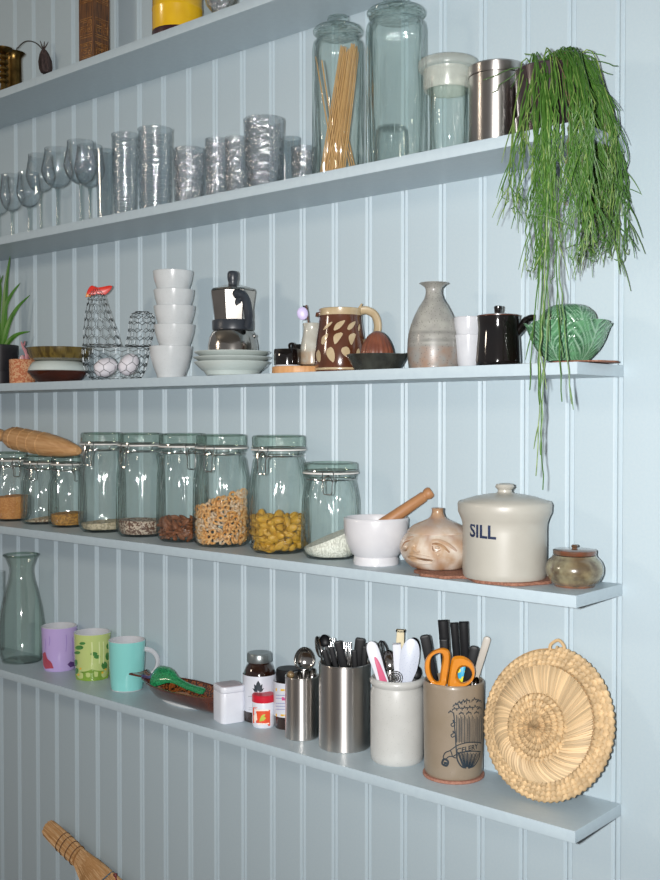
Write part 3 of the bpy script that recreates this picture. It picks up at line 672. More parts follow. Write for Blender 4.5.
def ring_loop(outer, inner, depth, dd):
    """flat ring between two outlines with n matching points"""
    m = M(); n = 40
    def res(pts):
        p = smooth([(a, b, 0) for a, b in pts], 10, True); st = len(p) / n; return [z6(p[int(i * st)][0], p[int(i * st)][1], dd) for i in range(n)]
    a, b = res(outer), res(inner); rows = []
    D = depth / 2; vs = []
    prf = [(a, .18, D * .55), (a, 0., D * .0), (a, .18, -D * .55), (a, .42, -D), (b, .42, -D), (b, .18, -D * .55), (b, 0, 0), (b, .18, D * .55), (b, .42, D), (a, .42, D)]
    for src, f, y in prf:
        oth = b if src is a else a
        for i in range(n): vs.append(src[i].lerp(oth[i], f * .5) + Vector((0, y, 0)))
    q = len(prf); fs = []
    for r in range(q):
        for i in range(n): fs.append((r * n + i, r * n + (i + 1) % n, ((r + 1) % q) * n + (i + 1) % n, ((r + 1) % q) * n + i))
    return m.add(vs, fs)
obj('handle_loop', ring_loop([(205, 292), (255, 305), (275, 350), (270, 430), (255, 520), (240, 596), (190, 604), (130, 575), (85, 510), (72, 430), (90, 365), (140, 315)],
    [(185, 335), (208, 345), (214, 380), (205, 430), (196, 490), (190, 540), (172, 552), (145, 530), (125, 480), (120, 420), (130, 370), (155, 345)], .009, .017), 'orange', t)
obj('handle_loop', ring_loop([(330, 355), (385, 362), (440, 400), (466, 455), (462, 520), (430, 570), (370, 598), (300, 604), (255, 596), (262, 520), (275, 430), (290, 372)],
    [(385, 440), (415, 448), (435, 475), (440, 505), (425, 535), (395, 555), (365, 560), (345, 545), (332, 520), (330, 490), (340, 462), (360, 445)], .009, .022), 'orange', t)
pv = z6(250, 640, .018); bz = .004
obj('blade', M().strip([(pv.x - .012, pv.z + .012), (pv.x + .002, pv.z + .012), (pv.x + .006, pv.z - .02), (pv.x + .004, bz), (pv.x + .001, bz), (pv.x - .006, pv.z - .02)], .0016, .0003, y=pv.y + .001), 'chrome', t)
obj('blade', M().strip([(pv.x + .012, pv.z + .012), (pv.x - .002, pv.z + .012), (pv.x - .008, pv.z - .02), (pv.x - .005, bz), (pv.x - .002, bz), (pv.x + .004, pv.z - .02)], .0016, .0003, y=pv.y - .003), 'chrome', t)
MT['multi'] = mat('bright_patterned_plastic', '#d9d12e', .35, grain='voronoi', var=('#2aa0c8', 190, .9))
paddle(BC, 'patterned_handle', 'yellow and blue patterned handle seen through the right scissor loop', 'utensil', (461.5, 664), (458, 710), [(-4, 0), (0, -2), (4, 0), (4, 26), (-4, 26)], .007, 'multi', .003)

# straw mat / basket lid
SC_ = Spot(535, 5, pyb=803.5, r=0)
BX = SC_.loc.copy()
R = 1.405 * G
m_top = (BX.y + .0155) * -1
tilt = math.asin(min(.9, (abs(BX.y) - .020) / (2 * R)))
MW = Matrix.Translation(BX) @ Matrix.Rotation(-tilt, 4, 'X')      # local z up the disc, local y towards the wall
t = thing('straw_mat', 'round braided straw mat with raised crown, leaning on the wall', 'mat', MW)
MT['straw'] = mat('straw', '#d2ae78', .65, attr=True); MT['straw2'] = MT['straw']
def rope(m, ctr, r0, r1, turns, rad, y0, y1, seg, ex=1., ez=1.04, wob=0.):
    """braided coil from radius r0 to r1 around ctr (x,z), y from y0 to y1"""
    N_ = int(seg * turns); pts = []; cs = []
    vs, fs = [], []; sg = 10; gg = [.72 + .42 * random.random() for _ in range(97)]
    for i in range(N_ + 1):
        u = i / N_; a = 2 * pi * turns * u; r = r0 + (r1 - r0) * u
        c = Vector((ctr[0] + ex * r * sin(a), y0 + (y1 - y0) * u, ctr[1] + ez * r * cos(a)))
        er = Vector((sin(a), 0, cos(a))); ey = Vector((0, 1, 0)); ph = i * 1.05
        for j in range(sg):
            q = 2 * pi * j / sg
            rr = rad * (1 + .28 * cos(2 * (q - ph * .9)))
            vs.append(c + er * (rr * cos(q)) + ey * (rr * .9 * sin(q)))
            g = gg[int((q - ph * .9) / pi * 1.0 + 1000) % 97]; cs.append((.56 * g, .395 * g, .215 * g, 1))
    for i in range(N_):
        for j in range(sg):
            k = (j + 1) % sg; a = i * sg; b = a + sg; fs.append((a + j, a + k, b + k, b + j))
    m.add(vs, fs, None, cs)
ZC = R * 1.05
m = M(); rope(m, (0, ZC), R * .96, R * .72, 4.0, R * .045, 0, -.004, 230); obj('outer_braids', m, 'straw', t)
m = M(); NS = 150; cc = (-.004, ZC - .006)
vs, fs, cs = [], [], []
for s_ in range(NS):       # radial stitches
    a = 2 * pi * s_ / NS; da = 2 * pi / NS * (.95 if s_ % 2 else 1.2); lift = .0012 * (s_ % 2) + .0012 * random.random()
    pts = []
    for u in (0, .2, .5, .8, 1):
        r = R * (.74 - .30 * u); aa = a + .22 * u; y = -.006 - .0115 * sin(pi * min(1, u * .62 + .1)) - lift
        pts.append(Vector((cc[0] * u + r * sin(aa), y, ZC + (cc[1] - ZC) * u + 1.03 * r * cos(aa))))
    g = .70 + .48 * random.random(); m.tube(pts, [R * .016, R * .02, R * .02, R * .018, R * .014], 5, colv=(.62 * g, .455 * g, .265 * g, 1))
obj('radial_band', m, 'straw', t)
m = M(); rope(m, cc, R * .46, R * .02, 5.2, R * .05, -.0135, -.019, 130); obj('crown', m, 'straw', t)
m = M().lathe([(0, .004), (R * .95, .004), (R * .97, 0), (R * .74, -.003), (R * .7, -.006), (R * .45, -.013), (0, -.014)], 48, Matrix.Translation((0, 0, ZC)) @ Matrix(((1, 0, 0, 0), (0, 0, 1, 0), (0, 1.04, 0, 0), (0, 0, 0, 1))), colfn=lambda p: (.38, .23, .10, 1)); obj('backing', m, 'straw', t)
m = M(); m.tube(smooth([(-.009, 0, ZC + R * .98), (-.008, -.001, ZC + R * 1.06), (0.002, -.001, ZC + R * 1.13), (.011, -.001, ZC + R * 1.06), (.012, 0, ZC + R * .97)], 5), .0022, 6, colv=(.55, .38, .2, 1)); obj('hanging_loop', m, 'straw', t)

# ------------------------------------------------------------------ shelf 4: jars
MT['gasket'] = mat('white_rubber', '#dcdad6', .5, var=('#d2d0cc', 50, .3))
JG = 'glass clip-top storage jars on the fourth shelf'
def jar(cx, yb, r, yt, lr, label, ca=-.5):
    sp = Spot(cx, 4, pyb=yb, r=r * .88); Ht = yb - yt; u = Ht / 100
    t = thing('clip_top_jar', label, 'jar', sp, group=JG)
    nk = yt + 17 * max(u, .8)
    pr = sp.prof([(r * .80, yb), (r * .93, yb - 1.5), (r, yb - 6), (r * 1.01, yb - 16), (r * .985, yb - Ht * .45), (r * .97, yb - Ht * .6), (lr * .97, nk + 6), (lr * .9, nk + 2), (lr * .9, nk), (lr * .99, nk - 2), (lr * .99, nk - 3.5)]); pr[0] = (pr[0][0], 0)
    pr[1] = (pr[1][0], max(pr[1][1], .0015))
    obj('body', M().lathe(wall_of([(0, 0)] + pr, 1.9 * sp.k), 48), 'jarglass', t)
    h = lambda y: sp.h(y, lr); R = lr * sp.k
    g0 = pr[-1][1] + .0012
    lid = obj('lid', M().lathe([(0, g0 + .0028), (R * .8, g0 + .0028), (R * .97, g0 + .0032), (R * 1.0, g0 + .006), (R * 1.0, h(yt + 2)), (R * .95, h(yt + .4)), (R * .84, h(yt)), (R * .8, h(yt + 2)), (0, h(yt + 2.4))], 48), 'lidglass', t)
    obj('gasket', M().lathe([(R * .86, g0), (R * 1.045, g0 + .0002), (R * 1.05, g0 + .0022), (R * .86, g0 + .0026)], 48, closed=True), 'gasket', t)
    m = M(); rw = .0009
    def ringw(rad, z, n=40): m.tube([(rad * sin(2 * pi * i / n), -rad * cos(2 * pi * i / n), z) for i in range(n)], rw, 5, closed=True)
    ringw(R * .95, h(nk + 1.2)); ringw(R * 1.02, g0 + .0046)
    T = Matrix.Rotation(ca, 4, 'Z'); y0 = -R * 1.05; a, b = .0085 * (.75 + .25 * u), h(nk + 15 * u)
    m.tube(smooth([(-a * .8, y0 * .99, g0 + .006), (-a, y0 - .003, h(nk - 3)), (-a * .8, y0 - .006, h(nk + 6)), (-a * .7, y0 - .006, b), (0, y0 - .0065, b - .0012), (a * .7, y0 - .006, b), (a * .8, y0 - .006, h(nk + 6)), (a, y0 - .003, h(nk - 3)), (a * .8, y0 * .99, g0 + .006)], 4), rw, 5, T=T)
    m.tube(smooth([(-a * 1.0, y0 * .96, h(nk + 1.2)), (-a * .9, y0 - .004, h(nk + 3)), (-a * .4, y0 - .004, h(nk - 2)), (0, y0 - .003, h(nk - 3.4)), (a * .4, y0 - .004, h(nk - 2)), (a * .9, y0 - .004, h(nk + 3)), (a * 1.0, y0 * .96, h(nk + 1.2))], 4), rw, 5, T=T)
    m.tube([(-a * 1.1, -y0 * .96, h(nk + 1.5)), (-a, -y0 + .003, h(nk - 3)), (a, -y0 + .003, h(nk - 3)), (a * 1.1, -y0 * .96, h(nk + 1.5))], rw, 5, T=T)
    obj('wire_clip', m, 'chrome', t)
    Rin = [(rr - 2.3 * sp.k, hh) for rr, hh in pr]
    return sp, Rin
def inner_r(Rin, z):
    for (ra, za), (rb_, zb) in zip(Rin, Rin[1:]):
        if za <= z <= zb: return ra + (rb_ - ra) * (z - za) / max(1e-6, zb - za)
    return Rin[0][0] if z < Rin[0][1] else Rin[-1][0]
def fill(sp, Rin, yl, yr, name, label, cat, mt, lump=.0015):
    """heap of grains inside the jar: top tilts from yl at the left to yr at the right (image rows)"""
    m = M(); zf = 2.3 * sp.k; R = Rin[3][0]; zl, zr = sp.h(yl, 0), sp.h(yr, 0); rows = []
    zm = lambda x: (zl + zr) / 2 + (zr - zl) * x / (2 * R)
    seg = 40; vs = []; fs = []
    K = [0, .25, .5, .75, 1]
    for kk in K:
        for j in range(seg):
            a = 2 * pi * j / seg; rr = inner_r(Rin, zf + .001); 
            for _ in range(3):
                ztop = zm(rr * sin(a)); z = zf + (max(ztop, zf + .001) - zf) * kk; rr = inner_r(Rin, z) - .0009 - .004 * max(0, 1 - z / .006)
            vs.append((rr * sin(a), -rr * cos(a), z))
    n = len(K)
    for i in range(n - 1):
        for j in range(seg): k = (j + 1) % seg; fs.append((i * seg + j, i * seg + k, (i + 1) * seg + k, (i + 1) * seg + j))
    fs.append(tuple(reversed(range(seg))))
    prev = [(n - 1) * seg + j for j in range(seg)]
    for q in (.75, .5, .25):
        row = []
        for j in range(seg):
            a = 2 * pi * j / seg; rr = Rin[3][0] * q; row.append(len(vs)); vs.append((rr * sin(a), -rr * cos(a), max(zf + .001, zm(rr * sin(a)) + lump * (1 - q) * 2 + random.uniform(-lump, lump) * .5)))
        for j in range(seg): k = (j + 1) % seg; fs.append((prev[j], prev[k], row[k], row[j]))
        prev = row
    c = len(vs); vs.append((0, 0, max(zf + .001, zm(0) + lump * 2)))
    for j in range(seg): fs.append((prev[j], prev[(j + 1) % seg], c))
    m.add(vs, fs); o = solo(name, label, cat, m, mt, sp); o['kind'] = 'stuff'; return o
MT['lentil'] = mat('orange_lentils', '#c27a3a', .7, grain='voronoi', var=('#d89a5a', 700, .9), bump=(700, .0008)); MT['oats'] = mat('oat_flakes', '#dccab0', .7, grain='voronoi', var=('#9c7b62', 330, .8), bump=(300, .0015))
MT['corn'] = mat('yellow_corn', '#c08a3a', .6, grain='voronoi', var=('#8f6026', 420, .8), bump=(420, .0012)); MT['flakes'] = mat('pale_flakes', '#cfbea4', .7, grain='voronoi', var=('#a8997f', 260, .8), bump=(260, .0012))
MT['seeds'] = mat('speckled_seeds', '#6b4a3c', .5, grain='voronoi', var=('#cdb9a8', 430, .95), bump=(430, .0015)); MT['rice'] = mat('rice', '#efebe2', .6, grain='voronoi', var=('#cfcbc1', 620, .9), bump=(620, .0008), stretch=(1, 1, .6))
sp, Ri = jar(12, 521, 18.5, 452, 15.5, 'small clip-top jar of orange lentils at the far left of row', .25); fill(sp, Ri, 497, 495, 'orange_lentils', 'orange lentils filling a third of the leftmost jar', 'lentils', 'lentil')
sp, Ri = jar(40, 524.5, 18.5, 455, 15.5, 'small clip-top jar with a little heap of oats, second from left', -.35); fill(sp, Ri, 521.5, 516, 'rolled_oats', 'pale rolled oats heaped in the second jar from left', 'oats', 'oats')
sp, Ri = jar(67.5, 527.5, 18.8, 456, 15.8, 'small clip-top jar of yellow corn, third from left under roller tip', .5); fill(sp, Ri, 514, 512, 'corn_grains', 'yellow corn grains in the third jar from left', 'corn', 'corn')
sp, Ri = jar(102.5, 531.5, 23.6, 432.5, 21, 'tall clip-top jar nearly empty, with pale flakes, fourth from left', -.55); fill(sp, Ri, 523, 520, 'cereal_flakes', 'pale flakes covering the bottom of the fourth jar', 'flakes', 'flakes')
sp, Ri = jar(141, 536.5, 24.6, 433, 22, 'tall clip-top jar with brown and white speckled seeds', -.7); fill(sp, Ri, 519, 520, 'speckled_seeds', 'brown and white seeds at the bottom of the fifth jar', 'seeds', 'seeds')
ALM = jar(183, 541.5, 26.4, 433.5, 23.6, 'tall clip-top jar holding almonds', .3)
CER = jar(222, 546.5, 29.2, 434.5, 25.3, 'tall clip-top jar holding cereal rings', -.45)
PAS = jar(279, 552.5, 30.2, 435.5, 26.8, 'tall clip-top jar holding yellow pasta shells', -.55)
sp, Ri = jar(331, 557.5, 30, 463, 27, 'shorter clip-top jar of white rice beside the mortar', -.1); fill(sp, Ri, 548, 525, 'white_rice', 'white rice sloping up to the right in the short jar', 'rice', 'rice', .001)
def scatter(sp, Rin, yl, yr, size, N_, proto, label, cat, group, name):
    """one copy per piece, heaped inside the jar: outer layer first, then the heart"""
    zf = 2.1 * sp.k + size * .35; pts = []; zl, zr = sp.h(yl, 0), sp.h(yr, 0); R0 = Rin[3][0]
    tries = 0
    while len(pts) < N_ and tries < 60000:
        tries += 1; a = random.uniform(0, 2 * pi); z = random.uniform(zf, max(zl, zr) + .004)
        Rm = inner_r(Rin, z) - size * .45
        r = Rm * (1 - .12 * random.random()) if tries < 30000 else Rm * sqrt(random.random()) * .98
        x, y = r * sin(a), -r * cos(a)
        if z > (zl + zr) / 2 + (zr - zl) * x / (2 * R0) + .004 * (1 - r / Rm): continue
        if y > Rm * .35 and z < zf + .75 * (min(zl, zr) - zf): continue
        p = Vector((x, y, z))
        if all((p - q).length > size * .62 for q in pts): pts.append(p)
    first = True
    for p in pts:
        o = proto if first else dup(proto); first = False
        W = Matrix.Translation(sp.loc) @ Matrix.Rotation(sp.rz, 4, 'Z') @ Matrix.Translation(p)
        e = Matrix.Rotation(random.uniform(0, 6.28), 4, 'Z') @ Matrix.Rotation(random.uniform(0, 3.14), 4, 'X') @ Matrix.Rotation(random.uniform(0, 6.28), 4, 'Y')
        o.matrix_world = W @ e
MT['almond'] = mat('almond_skin', '#8a5433', .6, var=('#6d3d22', 300, .4), stretch=(1, 1, .3), bump=(300, .0006))
m = M().lathe([(0, -.0105), (.0032, -.0085), (.0052, -.004), (.0056, 0), (.0045, .005), (.0022, .0092), (0, .0112)], 10, Matrix.Diagonal((1, .62, 1, 1)))
p = solo('almond', 'brown almond lying in the sixth jar', 'almond', m, 'almond', Vector((0, 0, 0)), group='almonds in the sixth jar')
scatter(*ALM, 520, 519, .0125, 75, p, '', '', '', 'almond')
MT['cereal'] = mat('toasted_cereal', '#c98a45', .7, attr=False, var=('#dcae78', 160, .7), bump=(400, .0008))
MT['cerealpale'] = mat('pale_cereal', '#d6bfa6', .7, var=('#c39a72', 160, .6), bump=(400, .0008))
m = M().lathe([(.0046 + .0021 * cos(a), .0021 * sin(a)) for a in [i * pi / 4 for i in range(8)]], 14, closed=True)
p = solo('cereal_ring', 'toasted cereal ring in the seventh jar', 'cereal', m, 'cereal', Vector((0, 0, 0)), group='cereal rings in the seventh jar')
scatter(*CER, 509, 490, .0115, 190, p, '', '', '', 'cereal_ring')
for i, o in enumerate([o for o in list(COL.objects) if o.name.startswith('cereal_ring')]):
    if i % 3 == 0:
        if i == 0: mp_ = o.data.copy(); mp_.materials.clear(); mp_.materials.append(MT['cerealpale'])
        o.data = mp_
MT['pasta'] = mat('dry_pasta', '#c79a35', .5, var=('#b5862a', 200, .4), bump=(300, .0004))
m = M(); n, sg = 9, 9; vs, fs = [], []
for i in range(n):
    u = i / (n - 1) * 2 - 1
    for j in range(sg):
        v = -2.4 + 4.8 * j / (sg - 1); rr = .0068 * sqrt(max(.06, 1 - u * u)) * (1 + .05 * cos(14 * v)); vs.append((rr * sin(v), -rr * cos(v), u * .011))
for i in range(n - 1):
    for j in range(sg - 1): a = i * sg + j; fs.append((a, a + 1, a + sg + 1, a + sg))
m.add(vs, fs)
inn = M(); inn.add([Vector(v) * .82 for v in vs], [f[::-1] for f in fs]); m.add(inn.v, inn.f)
p = solo('pasta_shell', 'yellow dry pasta shell in the eighth jar', 'pasta', m, 'pasta', Vector((0, 0, 0)), group='pasta shells in the eighth jar')
scatter(*PAS, 516, 519, .0155, 85, p, '', '', '', 'pasta_shell')

# wooden roller lying on the small jars
MT['rollwood'] = mat('roller_wood', '#cda272', .45, var=('#b58656', 40, .4), stretch=(6, 6, .5))
sA = Spot(-6, 4, pyb=515, r=14); sB = Spot(80, 4, pyb=527, r=10)
lid_z = sp.loc.z
Ja = Spot(40, 4, pyb=524.5, r=16.3)
def onp(px, py, yg): d = ray(px, py); return CAM + d * ((yg * G - CAM.y) / d.y)
PA = onp(-4, 434.5, -.62); PB = onp(79, 451, -.62)
zlid = Ja.loc.z + Ja.h(455, 15.5)
rb_ = 12.2 * Ja.k
X, Ln = frame(PB, PA)
t = thing('wooden_roller', 'pale wooden roller with a pointed tip lying across the small jars', 'rolling pin', X)
k = Ja.k
out = [(0, 0), (3.5, .3), (5, 2), (9.5, 16), (11.6, 28), (11.9, 34), (11.8, 58), (11.5, 67), (9, 71.5), (5, 73.5)]
kr = k; k = Ln / 86; body = [(r * kr, z * k) for r, z in out]
obj('body', M().lathe(body + [(4.5 * kr, 74.5 * k), (0, 74.6 * k)], 10), 'rollwood', t)
m = M()
for z in (34, 43.5, 53, 62.5): m.lathe([(11.85 * kr, (z - .8) * k), (12.4 * kr, z * k), (11.85 * kr, (z + .8) * k)], 10)
part_label(obj('raised_rings', m, 'rollwood', t), 'thin raised rings round the roller')
obj('handle', M().lathe([(0, 74 * k), (4.8 * kr, 74 * k), (4.6 * kr, 76 * k), (6.2 * kr, 80 * k), (7.2 * kr, 86 * k), (6 * kr, 92 * k), (0, 94 * k)], 16), 'rollwood', t)

# mortar and pestle
sp = Spot(376, 4, yd=-.87)
MT['marble'] = mat('white_porcelain', '#cdcdd0', .3, coat=.4, var=('#c5c5c9', 30, .3))
pr = sp.prof([(22.5, 567), (23, 563.5), (21.6, 558.5), (25, 555.5), (30, 545), (32.2, 534), (32.6, 523), (32.4, 521)]); pr[0] = (pr[0][0], 0)
solo('mortar', 'white porcelain mortar bowl beside the rice jar', 'mortar', M().lathe(wall_of([(0, 0)] + pr, .004), 56), 'marble', sp)
X, Ln = frame(sp.at(359, 541, .0), sp.at(432, 491, .004))
t = thing('pestle', 'pale wooden pestle leaning to the right in the white mortar', 'pestle', X); k = sp.k
MT['pestle'] = mat('pestle_wood', '#a97a52', .5, var=('#946640', 30, .3), stretch=(4, 4, .4))
obj('shaft', M().lathe([(0, 0), (6.5 * k, 1 * k), (7.2 * k, 6 * k), (6.8 * k, 24 * k), (5.4 * k, Ln - 10 * k), (4.6 * k, Ln - 9 * k), (4.6 * k, Ln - 8.4 * k), (0, Ln - 8.4 * k)], 20), 'pestle', t)
obj('knob', M().lathe([(0, Ln - 8.6 * k), (4.5 * k, Ln - 8.4 * k), (6 * k, Ln - 5.5 * k), (5.8 * k, Ln - 2 * k), (4.4 * k, Ln - .3 * k), (0, Ln)], 16), 'pestle', t)

# cork mat under the garlic pot and crock
MT['redcork'] = mat('reddish_cork', '#926652', .85, var=('#704838', 380, .5), bump=(350, .0008))
zc = .0042
def scallop(px, pyb, rpx, n, amp, el=1.0):
    sp = Spot(px, 4, pyb=pyb, r=rpx * .6); pts = []
    for i in range(96):
        a = 2 * pi * i / 96; r = rpx * sp.k * (1 + amp * cos(n * a)); pts.append((r * cos(a) * el, r * sin(a)))
    return sp, pts
sp_, pts = scallop(437, 580, 38, 9, .05); c_ = sp_.loc.copy(); c_.y = -.068
solo('cork_trivet', 'scalloped reddish cork trivet under the garlic-shaped pot', 'trivet', M().prism(pts, 0, zc, .001), 'redcork', c_, .2)
GP = c_.copy()
# garlic pot with a sad face
sp = Spot(437.5, 4, pyb=571, r=26, zoff=zc)
t = thing('garlic_pot', 'round cream and brown garlic pot with a carved sad face', 'pot', sp)
MT['garlic'] = mat('cream_brown_glaze', '#e0cdb4', .3, coat=.4, attr=True, var=('#a88a6c', 45, .25), bump=(60, .0006))
pf = [(22, 571), (29, 568), (35.5, 560), (37.8, 552), (36.5, 545), (32.5, 538.5), (29.8, 535.2)]
pr = sp.prof(pf); pr[0] = (pr[0][0], 0)
def mixc(a, b, f): f = max(0, min(1, f)); return tuple(a[i] + (b[i] - a[i]) * f for i in range(3)) + (1,)
cr, br, dk = hexc('#d2cbc0'), hexc('#87502e'), hexc('#4c2b19')
def gcol(p):
    a = atan2(p.x, -p.y); n = .5 + .5 * sin(5 * a + 1.3 * sin(3 * a) + 90 * p.z); f = .62 * n ** 5 + .55 * max(0, 1 - p.z / .016) * n
    return mixc(cr, br, f)
prs = smooth([(0, 0)] + pr, 4)
obj('body', M().lathe(prs + [(0, prs[-1][1])], 64, colfn=gcol, fn=lambda a, r, z: (r * (1 + .012 * cos(9 * a)) * sin(a), -r * (1 + .012 * cos(9 * a)) * cos(a), z)), 'garlic', t)
lp = smooth(sp.prof([(30.4, 535.4), (30, 533.6), (24, 527.5), (15, 522.5), (9, 519), (6.4, 515), (5.6, 511), (6.2, 508.5)]), 3)
HB = lp[0][1]; HT = lp[-1][1]
def lcol(p): return mixc(mixc(cr, br, .15 + .35 * (.5 + .5 * sin(4 * atan2(p.x, -p.y) + 60 * p.z))), mixc(br, dk, .4), (p.z - HB) / (HT - HB) * 1.25 - .15)
obj('lid', M().lathe([(0, HB)] + lp + [(4.8 * sp.k, HT), (0, HT - .004)], 48, T=Matrix.Translation((4 * sp.k * 0, 0, 0)), colfn=lcol), 'garlic', t)
def rg(y):
    for (ra, ya), (rb2, yb2) in zip(pf, pf[1:]):
        if yb2 <= y <= ya: return ra + (rb2 - ra) * (ya - y) / (ya - yb2)
    return pf[0][0] if y > pf[0][1] else pf[-1][0]
zg = lambda x, y: (390 + x / 7.33, 480 + y / 7.33)
def gtube(m, pts, rad, c, seg=6):
    q = smooth([zg(*p) + (0,) for p in pts], 5); P = [rmap(sp, p[0], p[1], rg(p[1]))[0] for p in q]
    n = len(P); m.tube(P, [1.25 * rad * (.35 + .65 * sin(pi * min(.92, max(.08, i / (n - 1))))) for i in range(n)], seg, colv=c)
m = M()
gtube(m, [(305, 445), (350, 442), (410, 465), (460, 500), (482, 520)], .0022, mixc(cr, br, .5)); obj('brow', m, 'garlic', t); m = M(); gtube(m, [(95, 480), (120, 445), (160, 425), (185, 420)], .0022, mixc(cr, br, .6)); obj('brow', m, 'garlic', t)
m = M()
gtube(m, [(310, 470), (345, 470), (390, 490), (432, 530)], .0018, mixc(br, dk, .5)); gtube(m, [(312, 485), (320, 515), (350, 522), (380, 505)], .0014, dk); obj('eyelid', m, 'garlic', t); m = M(); gtube(m, [(90, 505), (115, 465), (150, 450), (165, 455)], .0017, br); gtube(m, [(95, 515), (125, 515), (150, 480)], .0014, dk)
obj('eyelid', m, 'garlic', t)
m = M()
for x, y in ((347, 497), (120, 490)):
    m = M(); P, Nn = rmap(sp, *zg(x, y), rg(zg(x, y)[1])); m.ball(P + Nn * .0002, .0034, .0034, .0026, 12, 8, colfn=lambda p: mixc(cr, br, .1)); obj('eye', m, 'garlic', t)
m = M(); P, Nn = rmap(sp, *zg(352, 548), rg(zg(352, 548)[1])); m.ball(P, .0022, .0022, .0026, 10, 6, colfn=lambda p: mixc(cr, br, .05))
obj('tear', m, 'garlic', t)
m = M(); gtube(m, [(215, 440), (200, 480), (185, 510), (200, 530), (225, 525)], .0020, mixc(cr, br, .35)); obj('nose', m, 'garlic', t)
m = M(); gtube(m, [(130, 562), (160, 548), (230, 560), (310, 575), (318, 592)], .0024, mixc(cr, br, .15)); gtube(m, [(130, 578), (180, 590), (250, 606), (312, 608)], .0024, mixc(cr, br, .2)); gtube(m, [(138, 570), (200, 573), (260, 585), (310, 592)], .0016, dk)
obj('mouth', m, 'garlic', t)

# SILL crock
sp_, pts = scallop(497, 590, 49, 7, .035); 
sp = Spot(504.5, 4, yd=-.98, zoff=zc)
c_ = sp.loc.copy() - Vector((0, 0, zc)); c_.x += .006; c_.y = max(min(c_.y, -.0615), -.0615)
pts = [(x * .93, y * .93) for x, y in pts]
solo('cork_trivet', 'scalloped reddish cork trivet under the lidded stoneware crock', 'trivet', M().prism(pts, 0, zc, .001), 'redcork', c_, 0)
MT['sill'] = mat('grey_stoneware', '#aba9a0', .4, coat=.3, var=('#a4a198', 20, .3), spots=('#949086', 240, .06))
t = thing('lidded_crock', 'pale grey stoneware crock lettered SILL with knobbed lid', 'crock', sp)
pr = sp.prof([(40.3, 582), (41.5, 580), (41.8, 576), (41.8, 534), (42, 527), (43.4, 522.5), (46.5, 515.5), (46.9, 508), (46.2, 506)]); pr[0] = (pr[0][0], 0)
obj('body', M().lathe(wall_of([(0, 0)] + pr, .005), 64), 'sill', t)
h = sp.h; k = sp.k; HR = pr[-1][1]
lp = [(0, HR - .002), (42 * k, HR - .002), (42.4 * k, HR + .0005), (41 * k, HR + .003), (30 * k, HR + .0075), (18 * k, HR + .0105), (9 * k, HR + .0118), (7.2 * k, HR + .0135), (7 * k, HR + .0165), (8.8 * k, HR + .0185), (9.6 * k, HR + .0205), (8.6 * k, HR + .0235), (5 * k, HR + .0248), (0, HR + .025)]
obj('lid', M().lathe(smooth(lp[:1], 1) and lp, 56), 'sill', t)
MT['navy'] = mat('navy_lettering', '#23304e', .35, coat=.3, var=('#1a2540', 60, .3))
P, Nn = rmap(sp, 482.2, 538.2, 41.9); m = M(); wrap_text(m, 'SILL', .0235, 42.0 * sp.k, atan2(P.x, -P.y), P.z, .0006, -.03)
obj('lettering', m, 'navy', t)
# little sugar pot
sp = Spot(574.5, 4, yd=-.80)
MT['olivepot'] = mat('olive_brown_glaze', '#7a6f55', .22, coat=.8, attr=True, var=('#4f4334', 70, .25)); 
t = thing('sugar_pot', 'small squat brown-olive lidded pot at the right end of jar shelf', 'pot', sp)
ol, rd, gy = hexc('#8d8465'), hexc('#7a4632'), hexc('#9aa088')
pr = smooth(sp.prof([(20, 587), (24, 585), (28, 578), (28.6, 571), (26, 564), (22.5, 560), (21.3, 557.5)]), 3); pr[0] = (pr[0][0], 0); hh = pr[-1][1]
obj('body', M().lathe([(0, 0)] + [tuple(p) for p in pr] + [(0, hh)], 48, colfn=lambda p: mixc(mixc(rd, ol, p.z / .009), mixc(gy, dk, .5 + .5 * sin(3 * atan2(p.x, -p.y) + 1)), (p.z - .006) / hh * .9)), 'olivepot', t)
k = sp.k; rl = 21.3 * k
lo = obj('lid', M().lathe([(0, hh + .0008), (rl * .98, hh + .0008), (rl, hh + .0015), (rl, hh + .0058), (rl * .95, hh + .0068), (rl * .3, hh + .0078), (0, hh + .008)], 48, colfn=lambda p: mixc(rd, dk, .35)), 'olivepot', t)
obj('knob', M().lathe([(0, hh + .0078), (3 * k, hh + .0078), (2.6 * k, hh + .009), (3.6 * k, hh + .0112), (2.4 * k, hh + .013), (0, hh + .0132)], 16, colfn=lambda p: mixc(rd, dk, .3)), 'olivepot', lo)

# ------------------------------------------------------------------ shelf 3
def leafblade(m, pts, w, T=None, fold=.25):
    """long leaf along a 3-D path, V-folded, with thickness"""
    P = [Vector(p) for p in smooth(pts, 5)]; n = len(P); vs, fs = [], []
    for i in range(n):
        t = (P[min(i + 1, n - 1)] - P[max(i - 1, 0)]).normalized(); b = t.cross(Vector((.15, 1, .1))).normalized(); nn = b.cross(t)
        u = i / (n - 1); ww = w * (min(1, .75 + u) if u < .3 else 1) * (1 - u ** 2.2) + .0004
        th = .0016 * (1 - u) + .0004
        vs += [P[i] - b * ww + nn * ww * fold, P[i] + nn * th, P[i] + b * ww + nn * ww * fold, P[i] - nn * th * 1.3]
    for i in range(n - 1):
        for j in range(4): k = (j + 1) % 4; fs.append((4 * i + j, 4 * i + k, 4 * i + 4 + k, 4 * i + 4 + j))
    m.add(vs, fs, T)
MT['darkpot'] = mat('black_pot', '#1d1b20', .4, coat=.2, var=('#17151a', 30, .3)); MT['aloe'] = mat('green_leaf', '#4f7f2e', .4, var=('#39661f', 60, .5), stretch=(1, 1, .2)); MT['soil'] = mat('potting_soil', '#2c2018', .95, var=('#46362a', 200, .4), bump=(200, .002))
sp = Spot(-3, 3, yd=-.85)
